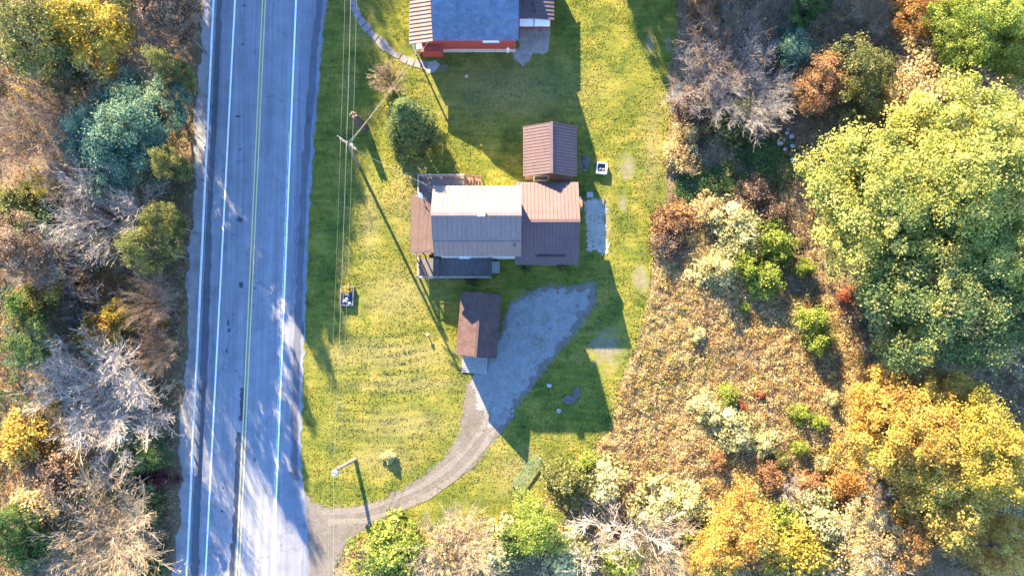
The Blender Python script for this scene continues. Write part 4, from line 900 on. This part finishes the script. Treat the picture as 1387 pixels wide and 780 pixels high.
BRUSH = [(915,-60),(1460,-60),(1460,840),(1150,840),(1160,640),(1200,500),(1150,470),(1120,400),(1060,400),(1005,350),(1012,310),(960,288),(905,298),(910,215),(912,160),(915,100),(924,40)]
def f_brush(px, py, x, y, r):
    n = len(x); nz = vnoise(x*.5, y*.5, 18); hi = vnoise(x*1.8, y*1.8, 19); grn = np.exp(-(((px-1040)/75)**2+((py-215)/35)**2))+np.exp(-(((px-945)/45)**2+((py-255)/22)**2))
    h = np.clip(.7+.5*nz+.35*hi-.35*grn, .15, 2.2)
    mi = np.where(grn+r.normal(0, .15, n) > .45, pick(r, n, [0, .5, 1.5, 7, 0, 0, 0, .2, 0, 0, 1]), np.where(py > 480, pick(r, n, [4, 3, 1, .5, 2, 2, 1, 1.5, 1, .2, 0]), pick(r, n, [2, 8, 1.5, .8, 1.2, .3, .1, .3, 0, .1, .5])))
    return h, np.clip(.42+.14*r.normal(size=n), .2, .9), np.clip(.42+.16*hi, 0, 1), mi
cover('brush', 'shaded brown brush and weeds among the trees on the right', [BRUSH], 3.0, f_brush, 51, per=26, leaf=.17)
BANK = [(462,760),(480,735),(530,716),(610,706),(700,706),(735,690),(780,695),(860,700),(1160,690),(1160,840),(440,840)]
def f_bank(px, py, x, y, r):
    n = len(x); hi = vnoise(x*1.4, y*1.4, 23)
    return np.clip(.8+.4*hi, .2, 1.6), np.clip(.42+.1*r.normal(size=n), .2, .8), np.clip(.5+.15*hi, 0, 1), pick(r, n, [4, 1.5, 1.5, .3, 1, .8, 1.2, 4, 1, 0, 0])
cover('bank_weeds', 'straw and green weeds along the bank at the bottom edge', [BANK], 3.0, f_bank, 61, 'weeds', per=30, leaf=.22, asp=.3)

# ------------------------------------------------------------------ trees and shrubs one by one
GL, GR, GB = 'trees in the wood left of the road', 'trees on the right', 'trees and shrubs on the bottom bank'
# left wood
tree('pine', 165, 180, 70, 11, 'large blue green pine tree in the left wood beside the road', GL, big=True)
tree('yellow', 112, 32, 52, 11, 'bright yellow leaved tree in the upper left wood', GL)
tree('olive', 38, 40, 50, 11, 'olive green tree in the top left corner', GL)
tree('olive', 85, 82, 34, 7, 'low olive green tree just below the bright yellow tree', GL)
bare('grey', 186, 75, 50, 11, 'grey twiggy bare tree right of the bright yellow tree', GL, 'tall')
bare('brown', 62, 140, 58, 9, 'brown twiggy bare tree left of the blue green pine', GL)
bare('brown', 22, 190, 45, 8, 'brown bare thicket tree at the left edge above the green shrubs', GL)
bare('grey', 92, 238, 40, 9, 'blue grey bare tree at the lower left of the pine', GL)
bare('white', 140, 288, 54, 13, 'white starburst shaped bare tree directly below the pine', GL)
bare('white', 128, 352, 38, 6, 'sprawling silver dead tree leaning left from the road bank', GL, 'sparse', tilt=(0, -.9))
bare('grey', 140, 445, 48, 8, 'bare tree dotted with last yellow leaves beside the road bank', GL, 'sparse', tilt=(0, -.45))
shrub('golden', 128, 450, 30, 5.5, 'sparse yellow leaf cluster caught in the dotted bare tree', GL, name='leaf_cluster')
shrub('yellow', 155, 425, 18, 5, 'small yellow leaf cluster at the top of the dotted bare tree', GL, name='leaf_cluster')
bare('white', 118, 535, 62, 11, 'big pale bare tree in the middle of the lower left wood', GL)
bare('white', 165, 565, 52, 10, 'pale bare tree touching the right side of the big pale one', GL)
bare('grey', 70, 490, 34, 8, 'thin grey bare tree at upper left of the big pale one', GL, 'sparse')
bare('gold', 128, 732, 70, 10, 'straw coloured spreading bare tree at the lower left', GL)
bare('gold', 160, 745, 40, 8, 'smaller straw coloured bare tree overlapping the spreading one', GL)
bare('grey', 165, 630, 30, 7, 'thin silver leaning branch tree beside the dark green shrub', GL, 'sparse', tilt=(0, -.6))
tree('green', 188, 612, 30, 6, 'dark green round tree beside the lower road bank', GL)
shrub('maroon', 212, 645, 18, 3, 'maroon leaved shrub at the lower road edge', GL)
shrub('maroon', 192, 650, 10, 2.5, 'small maroon shrub left of the larger maroon one', GL)
shrub('olive', 185, 682, 30, 4, 'wide olive shrub below the maroon shrubs', GL)
tree('olive', 222, 300, 19, 12, 'olive shrub raised tall for road shade, right of the white starburst tree', GL)  # a shrub grown to tree height to shade the road
bare('brown', 200, 408, 30, 13, 'tall brown bare tree added for road shade, right of the dotted tree', GL)  # added tree; its bare twigs give soft shade on the road
bare('brown', 205, 478, 26, 11, 'slim brown bare tree added for road shade below the tall brown bare tree', GL)  # also added to break up the sun on the road
shrub('orange', 205, 425, 22, 3.5, 'orange leaved shrub at the foot of the tall brown bare tree', GL)
shrub('rust', 212, 455, 18, 2.6, 'rust shrub on the bank under the orange shrub', GL)
shrub('yellow', 178, 320, 20, 3, 'yellow green shrub below right of the white starburst tree', GL)
shrub('yellow', 180, 300, 16, 4, 'small yellow shrub touching the white starburst tree', GL)
shrub('golden', 145, 325, 22, 3, 'golden brown shrub under the white starburst tree', GL)
tree('green', 38, 470, 27, 6, 'small green tree at left edge of the middle wood', GL)
shrub('green', 45, 300, 26, 4, 'pale green shrub at the left below the blue grey tree', GL)
shrub('olive', 18, 275, 30, 4, 'olive shrub cut by the left edge', GL)
shrub('yellow', 60, 258, 18, 3.5, 'yellow shrub left of the white starburst tree', GL)
shrub('golden', 22, 595, 34, 4, 'golden shrub at the left edge of the lower wood', GL)
shrub('brown', 70, 650, 32, 4, 'dull brown shrub in the lower left wood', GL)
shrub('tan', 40, 690, 30, 4, 'tan twiggy shrub near the lower left edge', GL)
tree('green', 12, 712, 26, 6, 'green tree at the lower left edge', GL)
shrub('green', 30, 745, 30, 4, 'lighter green shrub in the bottom left corner', GL)
shrub('green', 185, 770, 28, 3, 'green shrub at the bottom edge near the road', GL)
shrub('golden', 55, 385, 28, 4, 'golden green shrub in the middle of the left wood', GL)
shrub('green', 30, 410, 26, 4, 'dark green shrub left of the golden green one', GL)
shrub('brown', 95, 395, 30, 3.5, 'brown shrub above the dotted bare tree', GL)
shrub('rust', 205, 195, 14, 2.5, 'rust coloured shrub between pine and road', GL)
bare('brown', 235, 60, 24, 5, 'short brown bare tree on the bank at the top of the road', GL, 'sparse')
bare('grey', 50, 345, 40, 7, 'grey brown bare tree left of the sprawling silver tree', GL)
for px, py, rp, h, k, lb in [(230,92,20,14,'olive','thin olive tree added for road shade, right of the grey bare tree'),(225,20,30,15,'brown','brown leaved tree added for shade at the top edge beside the road'),
 (232,222,17,12,'olive','slim olive tree added for road shade, right of the pine'),(198,335,27,14,'olive','tall dull olive tree added for road shade above the tall brown bare tree'),(15,340,34,10,'brown','brown leaved tree at the left edge middle')]:
    tree(k, px, py, rp, h, lb, GL)  # the roadside crowns here are added to shade road and verge
# lawn
sp = U(563, 184, 0)
V, Fq, t, ctr = crown(401, 2.75, 0.3, 11.6, 420, 80, 0.17, 0.45, shape='cone', tsd=.24)
o = thing('spruce_tree', 'tall dense dark green conical evergreen standing on the lawn', 'tree', sp)
V2, F2 = tubes_np([(np.zeros(3), np.array([0, 0, 6.]), .24, .16), (np.array([0, 0, 6.]), np.array([0, 0, 11.6]), .16, .03)]+[(np.array([0, 0, c[2]-.2]), c, .04, .015) for c in ctr[::6]], 6)
link('trunk', new_mesh('trunk', V2, F2, [BARK]), o); link('crown', new_mesh('crown', V, Fq, [LEAF['spruce']], t), o)
V, Fq, t, ctr = crown(402, 1.5, 0.2, 2.4, 60, 42, .12, .30, shape='dome')
o = thing('bare_bush', 'round leafless grey tan bush beside the dark evergreen', 'shrub', U(527, 110, 1.0)*np.array([1, 1, 0])); th, tn = branches(91, 1.4, 2.6, nmain=16, kids=(9, 6, 3), trunk_h=.12, r0=.05, twig=.014, up=.8)
V, Fq = tubes_np(th, 5); link('stems', new_mesh('stems', V, Fq, [BARK_PALE]), o); V, Fq = tubes_np(tn, 3); tag(link('twigs', new_mesh('twigs', V, Fq, [TWIG['gold']]), o), kind='stuff')
V, Fq, t, ctr = crown(403, .62, 0.05, 1.0, 40, 60, .13, .18, shape='dome', tmean=.6)
o = thing('straw_clump', 'pale straw clump of ornamental grass on the lower lawn', 'grass clump', U(526, 617, .4)*np.array([1, 1, 0])); tag(link('blades', new_mesh('blades', V, Fq, [LEAF['pale']], t), o), kind='stuff')
for i, (px, py, rp, lb) in enumerate([(714, 361, 9, 'low green shrub under the left end of the wing eave'), (763, 361, 7, 'low green shrub under the right end of the wing eave'), (637, 379, 8, 'pale green shrub below the south deck')]):
    shrub('olive', px, py, rp, .9, lb, 'foundation shrubs')
# right side
tree('maple', 1205, 262, 98, 15, 'huge yellow green maple, the left one of the big right hand trees', GR, big=True)
tree('maple', 1305, 230, 92, 17, 'huge pale yellow green maple right of the other one', GR, big=True)
tree('maple', 1375, 190, 55, 15, 'yellow green maple cut by the right edge under grey bare branches', GR)
tree('mixed', 1265, 400, 94, 14, 'large darker green tree below the two huge maples', GR, big=True)
tree('maple', 1345, 350, 72, 14, 'mottled green and russet tree right of the darker one', GR, big=True)
tree('mixed', 1375, 405, 46, 12, 'dull green tree at the right edge', GR)
tree('lime', 1360, 380, 28, 13, 'light green treetop at the right edge in front of the dull green one', GR)
tree('maple', 1240, 445, 42, 11, 'yellow green tree at the foot of the large darker green tree', GR)
tree('golden', 1245, 590, 82, 12, 'large golden yellow tree at lower right', GR, big=True)
tree('yellow', 1325, 610, 72, 13, 'large lemon yellow tree right of the golden one', GR, big=True)
tree('orange', 1200, 545, 42, 9, 'orange tree at the upper left of the golden yellow tree', GR)
tree('golden', 1285, 670, 60, 10, 'golden green tree below the lemon yellow one', GR)
tree('lime', 1330, 38, 60, 13, 'bright yellow green tree in the top right corner', GR, big=True)
tree('lime', 1378, 75, 36, 11, 'green tree at the right edge below the corner tree', GR)
tree('orange', 1240, 12, 36, 9, 'orange leaved tree at the top edge right', GR)
bare('gold', 1192, 14, 30, 8, 'straw coloured bare tree left of the orange tree at the top', GR)
tree('rust', 1112, 110, 36, 8, 'rust brown tree beside the upper olive tree', GR)
tree('olive', 1160, 95, 40, 9, 'tall olive tree right of the rust brown tree', GR)
tree('olive', 1172, 140, 30, 7, 'lower olive tree under the tall olive one', GR)
tree('green', 1092, 8, 26, 7, 'dark green tree at the top edge', GR)
tree('pine', 1078, 66, 28, 6, 'dark teal tree right of the grey branched bare tree', GR)
bare('grey', 1012, 118, 52, 8, 'grey branched bare tree in the upper right brush', GR)
bare('grey', 955, 110, 48, 7, 'grey brown bare tree left of the grey branched one', GR)
bare('brown', 985, 60, 50, 8, 'dark brown bare tree in the shade at the top', GR)
bare('brown', 1050, 30, 40, 7, 'dark bare thicket tree left of the dark green tree', GR)
bare('white', 1030, 135, 36, 7, 'small white bare tree touching the grey branched one', GR)
shrub('olive', 1000, 155, 34, 4, 'olive tan shrub under the grey branched tree', GR)
shrub('brown', 940, 140, 30, 4, 'grey brown shrub beside the upper lawn edge', GR)
shrub('tan', 925, 205, 30, 2.6, 'straw tan shrub at the lawn edge', GR)
shrub('tan', 935, 178, 22, 2.4, 'small straw shrub above the straw tan one', GR)
shrub('rust', 955, 15, 20, 3, 'dull red shrub at the top edge of the shaded brush', GR)
tree('tan', 1265, 112, 62, 8, 'tan and yellow thin leaved tree above the huge maples', GR)
bare('gold', 1280, 95, 60, 9, 'straw twigged bare tree among the tan leaves above the maples', GR)
bare('white', 1362, 120, 58, 11, 'pale bare tree at the right edge above the maples', GR)
bare('grey', 1320, 100, 40, 9, 'grey bare tree left of the pale one by the right edge', GR)
for px, py, rp, h, k, lb in [
 (1052,325,26,3.4,'lime','upper lime green bush of the cluster in mid field'),(1012,358,22,3,'lime','left lime green bush of the mid field cluster'),(1040,378,26,3,'lime','lower lime green bush of the mid field cluster'),(1058,345,18,2.6,'lime','right lime green bush of the mid field cluster'),
 (1092,361,15,2.4,'lime','small lone lime bush right of the cluster'),(1105,432,22,3.4,'lime','tall lime green bush at the foot of the maple'),(1112,462,20,3,'lime','lime green bush just below the tall one by the maple'),
 (1008,416,9,1.2,'lime','tiny bright lime plant in the tan field'),(946,452,13,1.2,'pale','tiny pale green plant in the tan field'),
 (1000,305,40,3.4,'pale','large pale straw bush above the tan field'),(972,362,30,3,'pale','cream coloured bush left of the lime cluster'),(915,298,30,2.6,'rust','brown rust shrub at the lawn edge with dark middle'),(905,330,24,2,'brown','low brown shrub under the rust shrub'),
 (960,280,24,2.2,'tan','tan bush above the large pale straw bush'),(1025,262,26,2.4,'brown','brown thicket shrub at the upper end of the field'),(1050,290,22,2,'brown','brown shrub left of the maple shade'),
 (955,550,22,2.2,'pale','pale green bush left of the pair in the lower field'),(988,535,16,2,'lime','yellow green bush upper of the pair in the lower field'),(995,578,34,2.6,'pale','wide pale green bush in the lower field'),(1030,600,22,2,'pale','pale bush right of the wide pale green one'),
 (1086,560,15,1.8,'lime','left lime bush of the row in the lower right field'),(1111,572,13,1.8,'lime','middle lime bush of the row in the lower right field'),(1128,540,12,1.8,'pale','pale top bush of the row in the lower right field'),
 (1086,607,12,1.6,'lime','lime bush below the row in the lower right field'),(1058,625,14,1.8,'olive','olive bush lower left of the lime row'),(1117,628,12,1.6,'pale','pale bush left of the orange brown undergrowth'),
 (1007,550,8,1.0,'red','tiny orange red plant in the lower field'),(1032,536,7,.9,'red','tiny red plant right of the orange red one'),(1150,400,14,2,'red','reddish shrub left of the darker green tree'),(1165,395,12,2,'rust','rust shrub next to the reddish one'),
 (1010,670,12,2,'red','small red bush in dark shade at the bottom'),(975,625,14,1.8,'rust','rust bush in the shaded lower field'),(1045,645,22,2.4,'rust','rust brown bush below the lime row'),(1140,660,26,3,'orange','orange brown bush left of the golden yellow tree'),(1100,655,20,2.4,'rust','small rust bush left of the orange brown bush')]:
    shrub(k, px, py, rp, h, lb, 'bushes in the right hand field')
for px, py, rp, k, lb in [(1030,212,34,'green','low green weed patch below the pale rocks in the brush'),(1062,232,24,'olive','low olive weed patch right of the green one below the pale rocks'),(945,256,30,'green','low green weeds at the lawn edge under the straw tan shrub'),(985,240,22,'green','low green weed patch between lawn edge and the pale rocks')]:
    shrub(k, px, py, rp, .7, lb, 'low green weed patches', name='weed_patch', cat='weeds')
bare('white', 1305, 512, 34, 6, 'white bare branches below the darker green tree', GR, 'sparse')
bare('white', 1378, 480, 30, 9, 'pale leafless trunk at the right edge', GR, 'sparse')
bare('white', 1075, 665, 22, 4, 'small pale bare sapling in the shaded lower field', GR, 'sparse')
bare('grey', 1262, 505, 24, 5, 'grey twiggy brush tree above the orange tree', GR, 'sparse')
# bottom
shrub('lime', 525, 748, 44, 3.4, 'big yellow green bush at the bottom beside the driveway', GB)
shrub('lime', 560, 735, 22, 2.6, 'smaller yellow green bush touching the big one', GB)
bare('gold', 612, 752, 52, 4.5, 'round straw twigged bush right of the yellow green bush', GB, name='bare_bush', cat='shrub')
shrub('tan', 612, 752, 42, 3, 'tan leaved bush inside the straw twigs at the bottom', GB)
shrub('pale', 668, 745, 34, 3, 'pale straw bush at the bottom between tan and green ones', GB)
tree('lime', 728, 715, 36, 6, 'light green tree at the bottom left of the white bare tree', GB)
shrub('green', 700, 735, 24, 4, 'darker green bush at the left foot of the light green tree', GB)
shrub('olive', 772, 655, 34, 3.6, 'pale olive bush below the gate', GB)
shrub('lime', 795, 628, 18, 2.4, 'yellow green bush at the lawn corner below the shadow', GB)
shrub('pale', 822, 655, 34, 3.6, 'pale green bush right of the pale olive one', GB)
shrub('pale', 885, 685, 38, 4, 'big pale green bush right of the white bare tree', GB)
shrub('pale', 935, 685, 30, 4, 'pale grey green bush beside the orange tree', GB)
bare('white', 850, 735, 66, 7, 'large white leafless tree at the bottom with upswept branches', GB, 'sparse', tilt=(-.75, .05))
bare('white', 795, 765, 42, 5, 'smaller white leafless tree at the bottom edge', GB, 'sparse', tilt=(-.6, .3))
bare('gold', 890, 750, 46, 7, 'straw twigged bare tree at the bottom edge', GB)
shrub('rust', 850, 690, 26, 2.4, 'rust brown bush under the large white leafless tree', GB)
shrub('pale', 770, 755, 34, 3.4, 'pale bush at the bottom edge under the smaller white tree', GB)
shrub('lime', 850, 765, 34, 3.4, 'yellow green bush at the bottom edge centre', GB)
tree('golden', 1003, 715, 50, 7, 'golden orange tree at the bottom left of the shaded hollow', GB)
tree('golden', 965, 755, 34, 6, 'smaller golden tree at the bottom edge', GB)
shrub('lime', 945, 725, 20, 3, 'lime bush between the pale bushes and the golden tree', GB)
shrub('lime', 1062, 700, 22, 3, 'lime bush right of the golden orange tree', GB)
shrub('pale', 1125, 700, 44, 4, 'big pale straw bush in the bottom right area', GB)
shrub('yellow', 1080, 750, 44, 4, 'yellow bush at the bottom edge right of centre', GB)
bare('white', 1190, 720, 48, 7, 'pale bare tree at the bottom right', GB, 'sparse')
tree('tan', 1185, 735, 46, 6, 'tan orange leaved tree at the bottom right', GB)
tree('orange', 1235, 728, 38, 7, 'orange tree at the bottom right', GB)
shrub('red', 1297, 735, 18, 4, 'red leaved bush in the bottom right corner', GB)
tree('golden', 1350, 735, 48, 8, 'golden yellow tree in the bottom right corner', GB)
bare('gold', 1275, 760, 40, 7, 'straw twigged bare tree at the bottom edge beside the red bush', GB)
# trees standing just outside the picture: they throw the shade on the road and the upper brush
GO = 'trees beyond the picture edge'
def outside(kind, gx_, gy_, R, h, label):
    p = U(gx_, gy_, 0); v = nextvar(('o', kind), 2)
    return put(kind_name(kind), leafy_meshes(kind, v, False), ('trunk', 'crown'), (p[0], p[1], float(ground_z(p[0], p[1]))), trng.uniform(0, 6.28), (R/4., R/4., h/11.), label, 'tree', GO)
ordw = ['first', 'second', 'third', 'fourth', 'fifth', 'sixth', 'seventh', 'eighth', 'ninth', 'tenth', 'eleventh', 'twelfth', 'thirteenth', 'fourteenth']
for i, (x, y, R, h, k) in enumerate([(235,-60,4.5,17,'olive'),(262,-100,4.2,15,'green'),(250,-150,4.5,17.5,'green'),(170,-190,5,20,'olive'),(245,-250,4.5,19,'green'),(185,-290,5,21,'green'),(250,-350,4.5,20,'olive'),(190,-400,5,21,'green'),(255,-450,4.5,19,'green'),(200,-500,5,21,'olive'),(280,-220,4,16,'green'),(285,-310,4,17,'olive'),(290,-430,4.2,19,'green'),(292,-520,4.2,19,'olive')]):
    outside(k, x, y, R, h, ordw[i]+' green tree north of the picture along the road, counting away')
for i, (x, y, R, h) in enumerate([(800,-150,2.2,11),(850,-120,2.4,11),(770,-230,2.4,13),(835,-240,2.6,13)]):
    outside('olive', x, y, R, h, ordw[i]+' slim tree north of the upper lawn, counting away')
for i, (x, y, R, h, k) in enumerate([(930,-60,4,11,'brown'),(1000,-90,4.5,13,'olive'),(1070,-100,4.5,13,'brown'),(950,-170,4.5,15,'olive'),(1030,-190,5,15,'green'),(1130,-120,4,12,'olive'),(900,-240,4.5,15,'green')]):
    outside(k, x, y, R, h, ordw[i]+' leafy tree north of the right hand brush, counting away')
